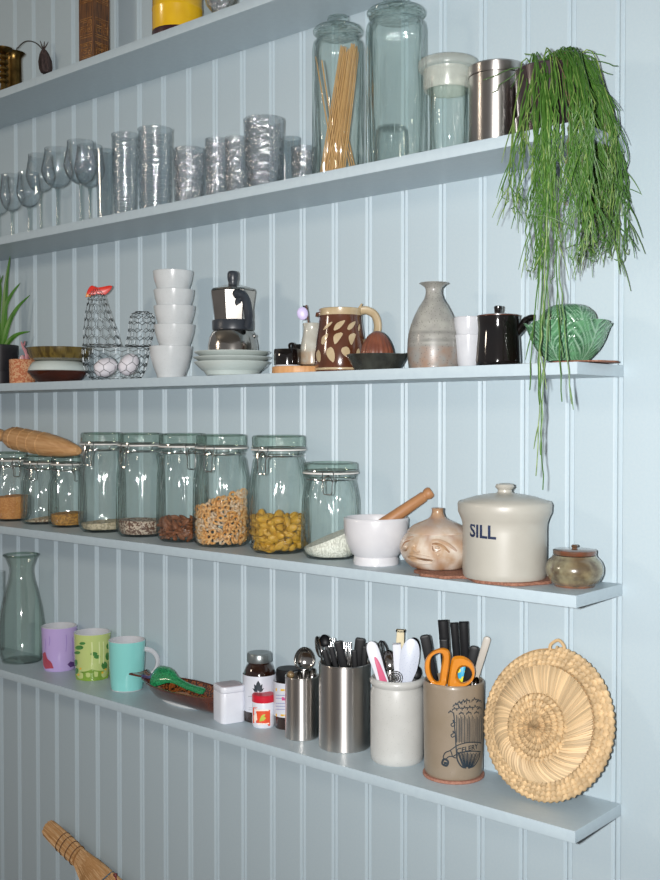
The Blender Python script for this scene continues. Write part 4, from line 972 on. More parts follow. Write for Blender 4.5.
t = thing('aloe_plant', 'narrow-leaved green plant in a black pot at the far left', 'plant', sp)
pr = [(17.5, 384), (18.5, 382), (20, 362), (21, 346.5), (21, 344.5)]
pr = sp.prof(pr); pr[0] = (pr[0][0], 0)
pot = obj('pot', M().lathe(wall_of([(0, 0)] + pr, .003), 40), 'darkpot', t)
rr = 19.4 * sp.k; obj('saucer', M().lathe([(rr, .0005), (rr + .0012, .0005), (rr + .0022, sp.h(372)), (rr + .0012, sp.h(372))], 40, closed=True), 'darkpot', t)
obj('soil', M().lathe([(18 * sp.k, sp.h(349)), (0, sp.h(348))], 24), 'soil', t)
def PL(*pts): return [sp.L(x, y, d) for x, y, d in pts]
for pts, w_ in ((PL((3, 352, 0), (4, 320, 0), (6, 285, 0), (10, 256, 0)), .0062), (PL((3, 350, .004), (5, 310, .006), (11, 295, .008), (20, 283, .008)), .0045), (PL((2, 350, .006), (8, 325, .012), (17, 308, .014), (30, 295, .014)), .0048),
                 (PL((3, 350, .008), (10, 340, .014), (18, 334, .018), (30, 331.5, .018)), .0048), (PL((-4, 350, 0), (-6, 310, .0), (-2, 290, .0), (3, 275, 0)), .005), (PL((-6, 350, .004), (-14, 325, .006), (-24, 300, .004)), .005), (PL((1, 350, -.006), (-2, 320, -.008), (0, 290, -.01), (-3, 268, -.012)), .005)):
    m = M(); leafblade(m, pts, w_); obj('leaf', m, 'aloe', t)
MT['terra'] = mat('flecked_terracotta', '#b06a48', .8, grain='voronoi', var=('#c99a74', 380, .8), bump=(300, .0008))
sp = Spot(22.5, 3, yd=-1.15); R = 12.5 * sp.k; H = sp.h(359.5, 12)
solo('cork_pot', 'small flecked terracotta-coloured pot beside the black plant pot', 'pot', M().lathe(wall_of([(0, 0), (R, 0), (R * 1.03, H)], .003), 32), 'terra', sp)
CPT = sp
MT['birdpink'] = mat('pink_glaze', '#c98f92', .3, coat=.4, attr=True, var=('#b57a80', 120, .3))
t = thing('bird_figurine', 'little pink and white bird figurine in the flecked terracotta pot', 'figurine', sp.loc + Vector((0, 0, .004)), sp.rz)
z8 = lambda x, y, d=0: CPT.L(x / 6.29, 250 + y / 6.29, d) - Vector((0, 0, .004))
wc, pc, kc = hexc('#dcdada'), hexc('#c58a8e'), hexc('#23232a')
m = M(); m.ball(z8(140, 690), .0062, .0055, .0095, 16, 10, colfn=lambda p: mixc(wc, pc, (p.x - z8(140, 690).x) / .004)); bz_ = z8(140, 690)
m.tube([(bz_.x, bz_.y, .0005), (bz_.x, bz_.y, bz_.z)], .003, 8, colv=wc); obj('body', m, 'birdpink', t)
m = M(); m.tube(smooth([z8(170, 690, .006), z8(165, 650, .006), z8(145, 610, .004), z8(132, 575, .002)], 4), [.0042, .0044, .0044, .0042, .004, .004, .0038, .0034, .003, .0026, .0022, .0016, .001][:13], 8, colv=pc, flat=.6); obj('wing', m, 'birdpink', t)
m = M(); m.tube([z8(150, 600), z8(158, 572)], [.0022, .0012], 6, colv=kc); obj('tail', m, 'birdpink', t)
# stacked dishes
MT['brownglaze'] = mat('dark_brown_glaze', '#35170f', .15, coat=.8, var=('#4a2114', 30, .3)); MT['paledish'] = mat('pale_green_white_glaze', '#c6d0cd', .2, coat=.6, var=('#bcc7c3', 20, .3)); MT['oliveb'] = mat('olive_brown_glaze_streaked', '#6a5a2c', .25, coat=.7, var=('#473a1c', 140, .6), stretch=(1, 1, .2))
sp = Spot(58, 3, yd=-.92); k = sp.k; S0 = sp
pr = sp.prof([(17, 384), (18, 382.5), (24, 378), (30, 371.8), (30.4, 370.6)]); pr[0] = (pr[0][0], 0); pr[1] = (pr[1][0], .0006)
solo('dish', 'dark brown glazed dish at the bottom of the stack beside bird', 'dish', M().lathe(wall_of([(0, 0)] + pr, .0024), 48), 'brownglaze', sp)
zb = pr[-1][1] + .0008
sp2 = Spot(58, 3, yd=-.92, zoff=zb); h2 = sp2.h
dome = [(28.6 * k, 0), (29.6 * k, .0012), (29 * k, .0055), (27 * k, .0120), (25 * k, .0165), (23.5 * k, .0188), (22 * k, .0192)]
solo('bowl', 'pale white bowl turned upside down on the brown dish', 'bowl', M().lathe(dome + [(0, .0192), (0, .0168), (21 * k, .0168), (24 * k, .0140), (27 * k, .0055), (27.8 * k, .001)], 48, closed=False), 'paledish', sp2)
zo = zb + .0196; sp3 = Spot(60, 3, yd=-.92, zoff=zo)
top = sp3.h(346.5, 33)
pr = [(22 * k, 0), (25 * k, .0006), (29 * k, .004), (31.5 * k, top * .6), (32.4 * k, top)]
solo('bowl', 'olive-brown glazed bowl on top of the dish stack', 'bowl', M().lathe(wall_of([(0, 0)] + pr, .0026), 48), 'oliveb', sp3)

# wire hen
sp = Spot(115, 3, yd=-.95); k = sp.k
t = thing('wire_hen', 'wire mesh hen-shaped egg basket with red comb', 'basket', sp)
def sect(rows, dep):
    rows = [(y, xc, rx) for y, xc, rx in rows]
    def f(u, v):
        s_ = v * (len(rows) - 1); i = min(int(s_), len(rows) - 2); q = s_ - i
        y = rows[i][0] + (rows[i + 1][0] - rows[i][0]) * q; xc = rows[i][1] + (rows[i + 1][1] - rows[i][1]) * q; rx = rows[i][2] + (rows[i + 1][2] - rows[i][2]) * q
        a = 2 * pi * u; return Vector(((xc - sp.px) * k + rx * k * sin(a), -rx * k * dep * cos(a), max(.0008, sp.h(y))))
    return f
def hexwire(m, f, nu, nv, rad):
    rows = []
    for r in range(nv + 1):
        rows.append([f((q + (0)) / (2 * nu), min(1, max(0, (r + (.22 if (q + r) % 2 else -.22)) / nv))) for q in range(2 * nu)])
    for r, row in enumerate(rows):
        m.tube(row, rad, 4, closed=True)
        if r < nv:
            for q in range(2 * nu):
                if (q + r) % 2: m.tube([row[q], rows[r + 1][q]], rad, 4)
BB = sect([(383, 115, 17), (381, 115, 22), (376, 115, 27), (368, 115, 30.5), (358, 115.5, 32.5), (348, 116, 33)], .8)
NB = sect([(346, 102.5, 19), (330, 100.5, 16), (315, 98.5, 12.5), (302, 97.5, 9), (295, 97.5, 7.5), (289.5, 97.5, 3)], .95)
TB = sect([(346, 137.5, 12.5), (334, 140.5, 12.8), (322, 142, 13.2), (314, 142, 11.5), (311, 142, 6)], .55)
m = M(); hexwire(m, BB, 17, 6, .0005); obj('body_mesh', m, 'wire', t)
m = M(); hexwire(m, NB, 12, 9, .0005); obj('neck_mesh', m, 'wire', t)
m = M(); hexwire(m, TB, 9, 6, .0005); obj('tail_mesh', m, 'wire', t)
m = M()
for f, v, nm in ((BB, 0, 'base_ring'), (NB, 0, 'neck_ring'), (TB, 0, 'tail_ring')): m = M(); m.tube([f(i / 36, v) for i in range(36)], .0007, 6, closed=True); obj(nm, m, 'wire', t)

MT['comb'] = mat('red_comb_paint', '#d8321f', .35, var=('#c9261a', 60, .3)); MT['beak'] = mat('orange_beak_paint', '#d98a3a', .4, var=('#cf7f30', 60, .3))
zc_ = lambda x, y: ((lambda p: (p.x, p.z))(sp.L(70 + x / 5.08, 280 + y / 5.08)))
obj('comb', M().strip([p[:2] for p in smooth([zc_(*q) + (0,) for q in ((86, 70), (95, 42), (112, 28), (135, 38), (160, 36), (205, 28), (213, 40), (182, 74), (140, 72), (115, 78))], 3, True)], .005, .0012), 'comb', t)
obj('beak', M().strip([zc_(*q) for q in ((78, 88), (84, 64), (104, 66), (106, 84))], .004, .001), 'beak', t)
MT['egg'] = mat('egg_shell', '#dcd9df', .45, var=('#d4d1d8', 60, .3))
egg = M().lathe([(a * 1.32, b * 1.24) for a, b in [(0, 0), (.006, .0012), (.0095, .0045), (.0122, .0105), (.0128, .016), (.0115, .024), (.008, .0305), (.004, .0334), (0, .0342)]], 24)
def eggat(px, py, rot, label, yo, first=None):
    o = solo('egg', label, 'egg', egg, 'egg', Vector((0, 0, 0)), group='white eggs in the wire hen') if first is None else dup(first, label)
    p = sp.at(px, py, yo); o.matrix_world = Matrix.Translation(p) @ Matrix.Rotation(sp.rz, 4, 'Z') @ Matrix.Rotation(rot, 4, 'Y') @ Matrix.Translation((0, 0, -.020)); return o
e1 = eggat(105, 367.5, 1.2, 'white egg on the left in the wire hen', .008)
eggat(128.5, 365, .65, 'white egg on the right in the wire hen, tilted upright', .008, e1)

# cup stack
sp = Spot(172, 3, yd=-.9); k = sp.k
prev = None
STK = [(171, 344.5, 21.6, 'bottom cup of the stack of five white speckled cups'), (174.5, 323, 20.3, 'second cup from the bottom of the white stack'), (174.5, 304, 20.6, 'middle cup of the white speckled stack'), (174, 287.5, 20.2, 'second cup from the top of the white stack'), (173, 268.5, 20, 'topmost cup of the stack of five white cups')]
cupH = sp.h(344.5, 21)
for i, (cx, yt, r, lab) in enumerate(STK):
    ztop = sp.h(yt, r); z0 = 0 if i == 0 else ztop - cupH * .84
    Hc = ztop - z0; R = r * k
    pr = [(R * .55, 0), (R * .60, .0006), (R * .62, .003), (R * .80, Hc * .35), (R * .94, Hc * .68), (R, Hc * .97)]
    s_ = Spot(cx, 3, yd=-.9, zoff=z0)
    solo('cup', lab, 'cup', M().lathe(wall_of([(0, 0)] + pr, .0024), 48), 'speckwhite', s_, group='white speckled cups in a stack')
# saucers and moka pot
sp = Spot(232.5, 3, yd=-.95); k = sp.k; z = 0
for i, (yt, r, lab) in enumerate(((360.5, 38.6, 'lowest of the three pale saucers under the moka pot'), (355.5, 39.6, 'middle of the three pale saucers under moka pot'), (350, 38.5, 'uppermost of the three pale saucers, moka pot standing on it'))):
    top = sp.h(yt, r); R = r * k
    if i == 0: pr = [(R * .50, 0), (R * .53, .001), (R * .55, .003), (R * .8, top * .45), (R * .97, top * .9), (R, top)]; b0 = 0
    else: b0 = ztp - .0042; hh = top - b0; pr = [(R * .50, 0), (R * .54, .0008), (R * .78, hh * .35), (R * .97, hh * .88), (R, hh)]
    solo('saucer', lab, 'saucer', M().lathe(wall_of([(0, 0)] + pr, .0022), 56), 'paledish', Spot(232.5, 3, yd=-.95, zoff=b0), group='pale saucers under the moka pot'); ztp = top
zm_ = b0 + .0026
sp = Spot(233, 3, yd=-.95, zoff=zm_); h = sp.h; k = sp.k
t = thing('moka_pot', 'steel moka pot with dark grey handle standing on three saucers', 'coffee pot', sp)
MT['mokasteel'] = mat('moka_steel', '#bdb8b2', .16, 1., var=('#b0aba5', 50, .2)); MT['darkgrey'] = mat('dark_grey_plastic', '#33383f', .35, var=('#2c3138', 60, .3))
obj('boiler', M().lathe([(0, 0), (24 * k, 0), (25 * k, .002), (25 * k, h(346)), (23.5 * k, h(338)), (20.5 * k, h(332)), (18 * k, h(330)), (0, h(330))], 48), 'mokasteel', t)
obj('collar', M().lathe([(0, h(331)), (19 * k, h(331)), (20.6 * k, h(330)), (20.8 * k, h(321.5)), (20.2 * k, h(320.5)), (0, h(320.5))], 48), 'darkgrey', t)
obj('upper_chamber', M().lathe([(0, h(320.6)), (19.6 * k, h(320.5)), (23.6 * k, h(292)), (23 * k, h(291.5)), (0, h(291.5))], 8, a0=pi / 8 + .06), 'mokasteel', t)
obj('lid', M().lathe([(0, h(291.4)), (23.2 * k, h(291.3)), (22 * k, h(289.5)), (9 * k, h(285.5)), (0, h(285))], 8, a0=pi / 8 + .06), 'mokasteel', t)
obj('lid_knob', M().lathe(smooth([(0, h(286)), (4.6 * k, h(286)), (4.4 * k, h(283)), (5.4 * k, h(279)), (5.4 * k, h(274)), (4 * k, h(271.3)), (0, h(270.8))], 2), 16), 'darkgrey', t)
zm2 = lambda x, y, d: sp.L(185 + x / 7.04, 260 + y / 7.04, d)
m = M(); m.tube(smooth([zm2(362, 218, .030), zm2(372, 240, .034), zm2(405, 245, .036), zm2(432, 290, .036), zm2(445, 360, .036), zm2(448, 430, .033), zm2(440, 470, .030)], 4), [3 * k, 4 * k, 5 * k, 6 * k, 6.5 * k] + [5.6 * k] * 14 + [5 * k] * 6, 10, flat=.8)
m.tube(smooth([zm2(385, 265, .034), zm2(372, 295, .036), zm2(378, 310, .036)], 3), 3 * k, 8)
obj('handle', m, 'darkgrey', t)
m = M(); m.ball(zm2(364, 216, .031), 2.2 * k); part_label(obj('hinge', m, 'chrome', t), 'steel hinge pin')
m = M(); p = zm2(492, 535, .014); m.tube([p - Vector((.006, 0, 0)), p], .004, 10); m.ball(p, .0028); obj('safety_valve', m, 'chrome', t)
m = M(); m.strip([(-.006, 0), (.006, 0), (.002, -.014), (-.002, -.014)], .007, .001, T=Matrix.Translation((-8 * k, 22.5 * k, h(293)))); obj('spout', m, 'mokasteel', t)

# wooden board with dishes and small vase
MT['board'] = mat('board_wood', '#d0a070', .5, var=('#bb8654', 30, .3), stretch=(6, .6, 1))
sp = Spot(300, 3, yd=-.86); k = sp.k; bz_ = sp.h(365.5, 28)
m = M(); outl = [((28 * k) * cos(2 * pi * i / 40), (25 * k) * sin(2 * pi * i / 40)) for i in range(40)]
solo('wooden_board', 'thick round pale wooden board under the black dish and small vase', 'board', M().prism(outl, 0, bz_, .0012), 'board', sp)
s2 = Spot(287.5, 3, yd=-1.02, zoff=bz_ + .0004); H = s2.h(349, 13)
t = thing('glazed_ramekin', 'small round black-brown glazed ramekin on a white dish, on wooden board', 'ramekin', s2)
obj('body', M().lathe(wall_of([(0, .002), (12 * k, .002), (13.6 * k, .003), (14 * k, H * .5), (13.6 * k, H)], .0024), 40), 'blackglaze', t)
part_label(obj('base_ring', M().lathe([(0, 0), (12.6 * k, 0), (13.2 * k, .0022), (0, .0022)], 32), 'white', t), 'white unglazed base')
m = M(); m.tube(smooth([(.004, .006, H), (.003, .005, H + .008), (.008, .004, H + .010), (.012, .004, H + .005), (.013, .004, H)], 4), .0019, 8); obj('handle', m, 'blackglaze', t)
s3 = Spot(300.5, 3, yd=-.46, zoff=0); H = s3.h(344.5, 10)
t = thing('small_pot', 'small black pot half hidden behind the ramekin and grey vase', 'pot', s3)
obj('body', M().lathe(wall_of([(0, 0), (9 * s3.k, 0), (10.5 * s3.k, .004), (11 * s3.k, H * .7), (9.6 * s3.k, H)], .002), 32), 'blackglaze', t)
s4 = Spot(312, 3, yd=-.60, zoff=bz_ + .0004); kk = s4.k
MT['greyvase'] = mat('grey_tan_glaze', '#b3b0a4', .25, coat=.5, attr=True, var=('#a7a498', 80, .25))
pr = smooth([(0, 0)] + [(r * kk, max(0, s4.h(y, r))) for r, y in ((10.5, 364.5), (12, 362), (12, 352), (10.8, 342), (9, 333), (8.6, 327), (9.6, 323))], 3)
gt, tn = hexc('#b9bab2'), hexc('#a08468'); ZB = s4.h(351); 
solo('small_vase', 'small grey-glazed vase with tan foot, left of the brown jug', 'vase', M().lathe(wall_of([tuple(p) for p in pr], .0022), 40, colfn=lambda p: mixc(tn, gt, (p.z - ZB + .001) / .002)), 'greyvase', s4)
MT['lilacpl'] = mat('lilac_plastic', '#cfc6ea', .4, var=('#c6bce2', 60, .3)); MT['twig'] = mat('brown_twig', '#6b4230', .6, var=('#4f2f22', 90, .4))
X, Ln = frame(s4.at(311, 350, .0), s4.at(306, 305, .004))
t = thing('pompom_stick', 'brown stick with a lilac disc standing in the small grey vase', 'ornament', X)
obj('stick', M().tube([(0, 0, 0), (.0006, 0, Ln * .6), (0, 0, Ln)], .0012, 6), 'twig', t)
pl = Matrix(X).inverted() @ s4.at(302.5, 313.5, .006); m = M(); m.ball(pl, 5.6 * kk, 2.2 * kk, 6.6 * kk, 20, 10); obj('disc', m, 'lilacpl', t)
m = M(); pk = Matrix(X).inverted() @ s4.at(304, 306.5, .006); m.ball(pk, .0016); obj('tip', m, 'black', t)

# brown jug
sp = Spot(340.5, 3, yd=-.68); k = sp.k; h = sp.h
MT['jug'] = mat('brown_slip_glaze', '#5c3524', .15, coat=.9, var=('#482717', 30, .4)); MT['slip'] = mat('cream_slip', '#b8a687', .25, coat=.6, var=('#a99573', 60, .4))
t = thing('jug', 'brown glazed jug with cream leaf marks and cream handle', 'jug', sp)
jp = [(24.5, 372), (25.5, 369), (26.3, 362), (26, 352), (24.4, 338), (22.6, 326), (21.4, 317), (21.4, 314)]
pr = sp.prof(jp); pr[0] = (pr[0][0], 0)
obj('body', M().lathe([(0, 0)] + pr + [(20.2 * k, pr[-1][1]), (22 * k, .01), (0, .008)], 56), 'jug', t)
hh = pr[-1][1]
part_label(obj('rim', M().lathe([(20 * k, hh + .0002), (21.6 * k, hh), (21.2 * k, hh + .003), (21.6 * k, h(309.5)), (20.6 * k, h(308.8)), (19.6 * k, h(310)), (19.2 * k, hh)], 56, closed=True), 'slip', t), 'cream rim')
part_label(obj('foot_band', M().lathe([(25.7 * k, h(370.5)), (26.0 * k, h(369)), (25.8 * k, h(368.4))], 48), 'slip', t), 'cream line round the foot')
m = M(); m.tube(smooth([(20.5 * k, 0, h(311)), (27 * k, 0, h(311)), (34.5 * k, 0, h(316)), (37.5 * k, 0, h(327)), (34 * k, 0, h(339)), (24.5 * k, 0, h(344))], 5), 3.4 * k, 10, T=Matrix.Rotation(-.15, 4, 'Z'), flat=1.4); part_label(obj('handle', m, 'slip', t), 'cream handle')
m = M(); m.tube([(20 * k, 0, h(309)), (22.5 * k, 0, h(304.5))], [.0022, .0012], 6, T=Matrix.Rotation(-.35, 4, 'Z')); part_label(obj('thumb_stop', m, 'slip', t), 'small cream thumb stop')
m = M(); m.tube([(-20.5 * k, -.002, h(313)), (-23 * k, -.002, h(314)), (-24 * k, -.002, h(317))], [.002, .003, .002], 6); obj('spout_lug', m, 'jug', t)
def rj(y):
    for (ra, ya), (rb2, yb2) in zip(jp, jp[1:]):
        if yb2 <= y <= ya: return (ra + (rb2 - ra) * (ya - y) / (ya - yb2)) + .1
    return 24.
zj = lambda x, y: (310 + x / 6, 290 + y / 6)
LEAF = [(80, 240, 105, 205, 135, 190, 128, 205, 105, 228), (143, 243, 160, 200, 208, 180, 205, 195, 180, 228), (222, 235, 235, 205, 270, 187, 262, 215, 240, 238), (70, 320, 78, 280, 110, 262, 105, 285, 85, 325), (150, 325, 142, 280, 165, 258, 198, 258, 175, 300), (245, 330, 230, 285, 245, 262, 272, 262, 262, 300), (45, 420, 40, 380, 55, 358, 68, 390, 62, 432), (140, 435, 102, 390, 108, 350, 135, 345, 150, 390), (215, 400, 188, 370, 195, 345, 225, 342, 238, 375), (285, 240, 288, 215, 296, 205, 297, 225, 292, 245), (280, 410, 276, 370, 290, 350, 297, 380, 290, 400)]
for L_ in LEAF:
    pts = [zj(L_[i], L_[i + 1]) for i in range(0, 10, 2)]; pts = [(p[0], p[1]) for p in smooth([q + (0,) for q in pts], 4, True)]
    m = M(); patch(m, sp, pts, rj, .0004, 9); obj('leaf_mark', m, 'slip', t)
# citrus reamer
sp = Spot(377, 3, yd=-1.08); k = sp.k; h = sp.h
MT['ggl'] = mat('dark_grey_green_glaze', '#3b3d38', .25, coat=.6, var=('#2a2b28', 60, .4)); MT['reamer'] = mat('brown_fired_clay', '#7c4a36', .4, coat=.2, var=('#65382a', 60, .4))
t = thing('citrus_juicer', 'dark stoneware juicer dish with a ribbed brown reamer dome', 'juicer', sp)
pr = sp.prof([(22, 369.5), (23, 368), (24, 366), (29, 357), (31, 353.5)]); pr[0] = (pr[0][0], 0)
def lipfn(a, r, z):
    s_ = max(0, cos(a - pi / 2)) ** 12; s2_ = max(0, cos(a + pi / 2)) ** 30
    q = z / pr[-1][1]; rr_ = r * (1 + .05 * s_ * q); return (rr_ * sin(a), -rr_ * cos(a), z * (1 + .12 * s_ * q - .0 * s2_))
obj('dish', M().lathe(wall_of([(0, 0)] + pr, .003), 64, fn=lipfn), 'ggl', t)
dm = [(16 * k, .004), (16.2 * k, h(356)), (15.6 * k, h(350)), (13.2 * k, h(343)), (9 * k, h(336)), (4 * k, h(332)), (0, h(330.8))]
obj('reamer', M().lathe([(0, .0038)] + [tuple(p) for p in smooth(dm, 4)], 72, fn=lambda a, r, z: (r * (1 + .035 * cos(18 * a)) * sin(a), -r * (1 + .035 * cos(18 * a)) * cos(a), z)), 'reamer', t, ang=60)
# stoneware vase
sp = Spot(433.5, 3, yd=-.92); k = sp.k; h = sp.h
MT['vase'] = mat('speckled_grey_glaze', '#b4b1a6', .38, coat=.2, attr=True, spots=('#4e4a46', 300, .17), var=('#858480', 60, .35))
vp = sp.prof([(22.5, 369), (24.5, 366), (26, 355), (26.2, 345), (25, 332), (21, 318), (15, 306), (9.8, 298), (8, 292), (8.6, 287), (12.5, 283), (14.6, 281.8)]); vp[0] = (vp[0][0], 0)
v1, v2, v3 = hexc('#9c9c95'), hexc('#8a7262'), hexc('#6f6f6b'); zA, zB_ = h(347), h(333)
def vcol(p):
    if p.z < zA: return v2
    if p.z < zB_: return mixc(v1, v3, .5 + .5 * sin((p.z - zA) / (zB_ - zA) * 22))
    return v1
solo('stoneware_vase', 'bulbous speckled grey stoneware vase with narrow neck and flared rim', 'vase', M().lathe(wall_of([tuple(p) for p in smooth([(0, 0)] + vp, 5)], .0028), 56, colfn=vcol), 'vase', sp)
# two white cups
sp = Spot(468.5, 3, yd=-.62); k = sp.k; h = sp.h
R = 16 * k; H1 = h(334.5, 15)
pr = [(R * .6, 0), (R * .64, .001), (R * .82, H1 * .5), (R * .95, H1)]
solo('cup', 'lower of two nested white cups behind the black teapot', 'cup', M().lathe(wall_of([(0, 0)] + pr, .0022), 40), 'white', sp, group='two nested white cups')
z1 = H1 - .010; H2 = h(316.5, 15) - z1
pr = [(R * .55, 0), (R * .60, .001), (R * .8, .0102), (R * .9, H2 * .6), (R * .95, H2)]
solo('cup', 'upper of two nested white cups behind the black teapot', 'cup', M().lathe(wall_of([(0, 0)] + pr, .0022), 40), 'white', Spot(468.5, 3, yd=-.62, zoff=z1), group='two nested white cups')
# black soy pot
sp = Spot(498, 3, yd=-1.08); k = sp.k; h = sp.h
t = thing('teapot', 'small glossy black lidded pot with stubby spout to the right', 'teapot', sp)
pr = sp.prof([(21, 364.5), (22, 362.5), (22.2, 358), (21.2, 342), (20.2, 328), (20.8, 320), (21, 315)]); pr[0] = (pr[0][0], 0); hh = pr[-1][1]
obj('body', M().lathe([(0, 0)] + [tuple(p) for p in smooth(pr, 3)] + [(0, hh)], 48), 'blackglaze', t)
MT['rimbrown'] = mat('brown_rim_glaze', '#5d3420', .3, coat=.5, var=('#40221a', 60, .4))
lo = obj('lid', M().lathe([(0, hh), (20.6 * k, hh), (20.8 * k, hh + .0012), (19 * k, hh + .0026), (8 * k, hh + .004), (0, hh + .0042)], 48), 'blackglaze', t)
obj('lid_rim', M().lathe([(20.4 * k, hh + .0004), (21.2 * k, hh + .0004), (21.3 * k, hh + .0016), (20.4 * k, hh + .0018)], 48, closed=True), 'rimbrown', t)
obj('knob', M().lathe([(0, hh + .004), (4 * k, hh + .004), (3.8 * k, hh + .006), (4.4 * k, h(307)), (3.6 * k, h(306)), (0, h(305.8))], 20), 'blackglaze', lo)
m = M(); m.tube(smooth([(17 * k, 0, h(334)), (23 * k, 0, h(327)), (27 * k, 0, h(321)), (31 * k, 0, h(318.5)), (34.5 * k, 0, h(317.8))], 4), [4.6 * k] * 5 + [4 * k] * 5 + [3.3 * k] * 5 + [3 * k] * 2, 12); sp_o = obj('spout', m, 'blackglaze', t)
m = M(); m.lathe([(1.6 * k, 0), (2.8 * k, 0), (3.1 * k, .0008), (2.8 * k, .0014), (1.6 * k, .0014)], 16, closed=True, T=Matrix.Translation((34.3 * k, 0, h(317.8))) @ Matrix.Rotation(pi / 2, 4, 'Y')); part_label(obj('spout_lip', m, 'rimbrown', sp_o), 'brown unglazed spout lip')
# cabbage tureen
sp = Spot(568, 3, yd=-.86, zoff=.003); k = sp.k; h = sp.h
MT['cabbage'] = mat('cabbage_glaze', '#6fa27c', .2, coat=.7, attr=True, var=('#5d9069', 90, .15))
ca, cb, cc_ = hexc('#b4cabb'), hexc('#3d7451'), hexc('#12331f')
def vein(a, hgt, n, off):
    """a angle, hgt 0..1 -> (ridge 0..1, along-leaf a in -1..1)"""
    q = ((a - off) / (2 * pi / n) + .5) % 1.0 * 2 - 1
    mid = max(0, 1 - abs(q) / (.09 * (1.25 - .6 * hgt)))
    s_ = hgt * 8 - abs(q) * (4.2 + 1.2 * hgt) + .25 * sin(9 * q + 5 * hgt)
    ch = (.5 + .5 * cos(2 * pi * s_)) ** 3
    s2 = (.5 + .5 * cos(2 * pi * (hgt * 13 + abs(q) * 7 + .3 * sin(20 * q)))) ** 4 * .55
    return max(mid, ch * .9, s2), q
def cabbage_surface(prof, n, off, seg, rows, flare, top):
    P = smooth(prof, 8); m = M(); vs, fs, cs = [], [], []; L_ = len(P); N_ = rows
    zmax = P[-1][1]
    for i in range(N_ + 1):
        s_ = i / N_ * (L_ - 1); a0 = int(min(s_, L_ - 2)); f = s_ - a0; r = P[a0][0] * (1 - f) + P[a0 + 1][0] * f; z = P[a0][1] * (1 - f) + P[a0 + 1][1] * f; u = i / N_
        for j in range(seg):
            a = 2 * pi * j / seg; v, q = vein(a, u, n, off)
            edge = (1 - abs(q) ** 2.2); rr_ = r * (1 + flare * (edge - .55) * u ** 3) + .0017 * v + .0006 * sin(40 * a) * u ** 6
            zz = z * (1 - top * (abs(q) ** 3) * u ** 2)
            if abs(q) > .93: rr_ -= .0012
            vs.append((rr_ * sin(a), -rr_ * cos(a), zz)); cs.append(mixc(mixc(cc_, cb, min(1, v * 1.5)), ca, max(0, v - .42) * 1.7))
    for i in range(N_):
        for j in range(seg): b = (j + 1) % seg; fs.append((i * seg + j, i * seg + b, (i + 1) * seg + b, (i + 1) * seg + j))
    return m, vs, fs, cs
t = thing('cabbage_tureen', 'green glazed cabbage-leaf tureen with domed lid under the trailing plant', 'tureen', sp)
prof = [(0, .0012)] + [(r * k, max(0, h(y, r))) for r, y in ((17, 360.5), (21, 358), (29, 349), (34.5, 339), (38, 329), (42, 318.5))]
prof = [(p[0], p[1], 0) for p in prof]
m, vs, fs, cs = cabbage_surface(prof, 5, -.50, 220, 60, .05, .10)
n1 = len(vs); m.add(vs, fs, None, cs)
ins = [(Vector(v) * .93 + Vector((0, 0, .0022))) for v in vs]; m.add(ins, [f[::-1] for f in fs], None, cs)
last = 60 * 220; m.f += [(last + j, last + (j + 1) % 220, n1 + last + (j + 1) % 220, n1 + last + j) for j in range(220)]
obj('bowl', m, 'cabbage', t, ang=80)
zr = h(327, 30)
prof = [(27 * k, zr - .002, 0), (27.5 * k, zr, 0), (27 * k, h(318, 26), 0), (24 * k, h(310.5, 20), 0), (15 * k, h(305, 8), 0), (0.002, h(303.8), 0)]
m, vs, fs, cs = cabbage_surface([(p[0], p[1], 0) for p in prof], 4, .5, 160, 36, 0, 0); m.add(vs, fs, None, cs)
obj('lid', m, 'cabbage', t, ang=80)
# mats under the tureen
MT['greymat'] = mat('grey_felt', '#9d9a94', .95, var=('#85827c', 200, .5), bump=(250, .0008))
s_ = Spot(547, 3, yd=-.98); R = 38 * s_.k * .80
solo('felt_mat', 'grey felt mat lying under the left of the cabbage tureen', 'mat', M().prism([(R * 1.15 * cos(2 * pi * i / 48) * (1 + .03 * sin(7 * i)), R * .92 * sin(2 * pi * i / 48)) for i in range(48)], 0, .0014), 'greymat', s_.loc, 0)
s_ = Spot(584, 3, yd=-.86); R = .0425
solo('cork_mat', 'reddish cork mat sticking out right of the cabbage tureen', 'mat', M().prism([(R * cos(2 * pi * i / 64) * (1 + .04 * cos(9 * i * 2 * pi / 64)), R * .92 * sin(2 * pi * i / 64) * (1 + .04 * cos(9 * i * 2 * pi / 64))) for i in range(64)], .0014, .003, .0003), 'redcork', s_.loc, 0)

# ------------------------------------------------------------------ shelf 2: glasses
GW, GS = 'large wine glasses on the glass shelf', 'small stemmed glasses on the glass shelf'
def wineglass(cx, yd, yrim, r, rmax, ybb, label, group):
    sp = Spot(cx, 2, yd=yd); k = sp.k; h = sp.h; t = thing('wine_glass', label, 'glass', sp, group=group)
    H = h(yrim, r); B = h(ybb); th = .0011; F_ = r * .92 * k; st = .0026
    out = [(rmax * .30 * k, B + .0015), (rmax * .72 * k, B + (H - B) * .14), (rmax * .97 * k, B + (H - B) * .36), (rmax * k, B + (H - B) * .5), (r * 1.02 * k, B + (H - B) * .85), (r * k, H)]
    o = [(0, B)] + [tuple(p) for p in smooth([(0.0001, B, 0)] + [(a, b, 0) for a, b in out], 4)]
    o = [(p[0], p[1]) for p in o]
    inn = [(max(.0002, a - th), b + (th * 2 if a < rmax * .5 * k else 0)) for a, b in o[1:]][::-1]
    obj('bowl', M().lathe(o + inn + [(0, B + th * 2.4)], 40), 'wineglass', t)
    obj('stem', M().lathe([(st, .0042), (st * .8, B * .5), (st * .95, B * .9), (st * 1.6, B + .0004)], 14), 'stemglass', t)
    obj('foot', M().lathe([(0, 0), (F_, 0), (F_, .0008), (F_ * .5, .002), (st, .0044), (0, .0044)], 32), 'stemglass', t)
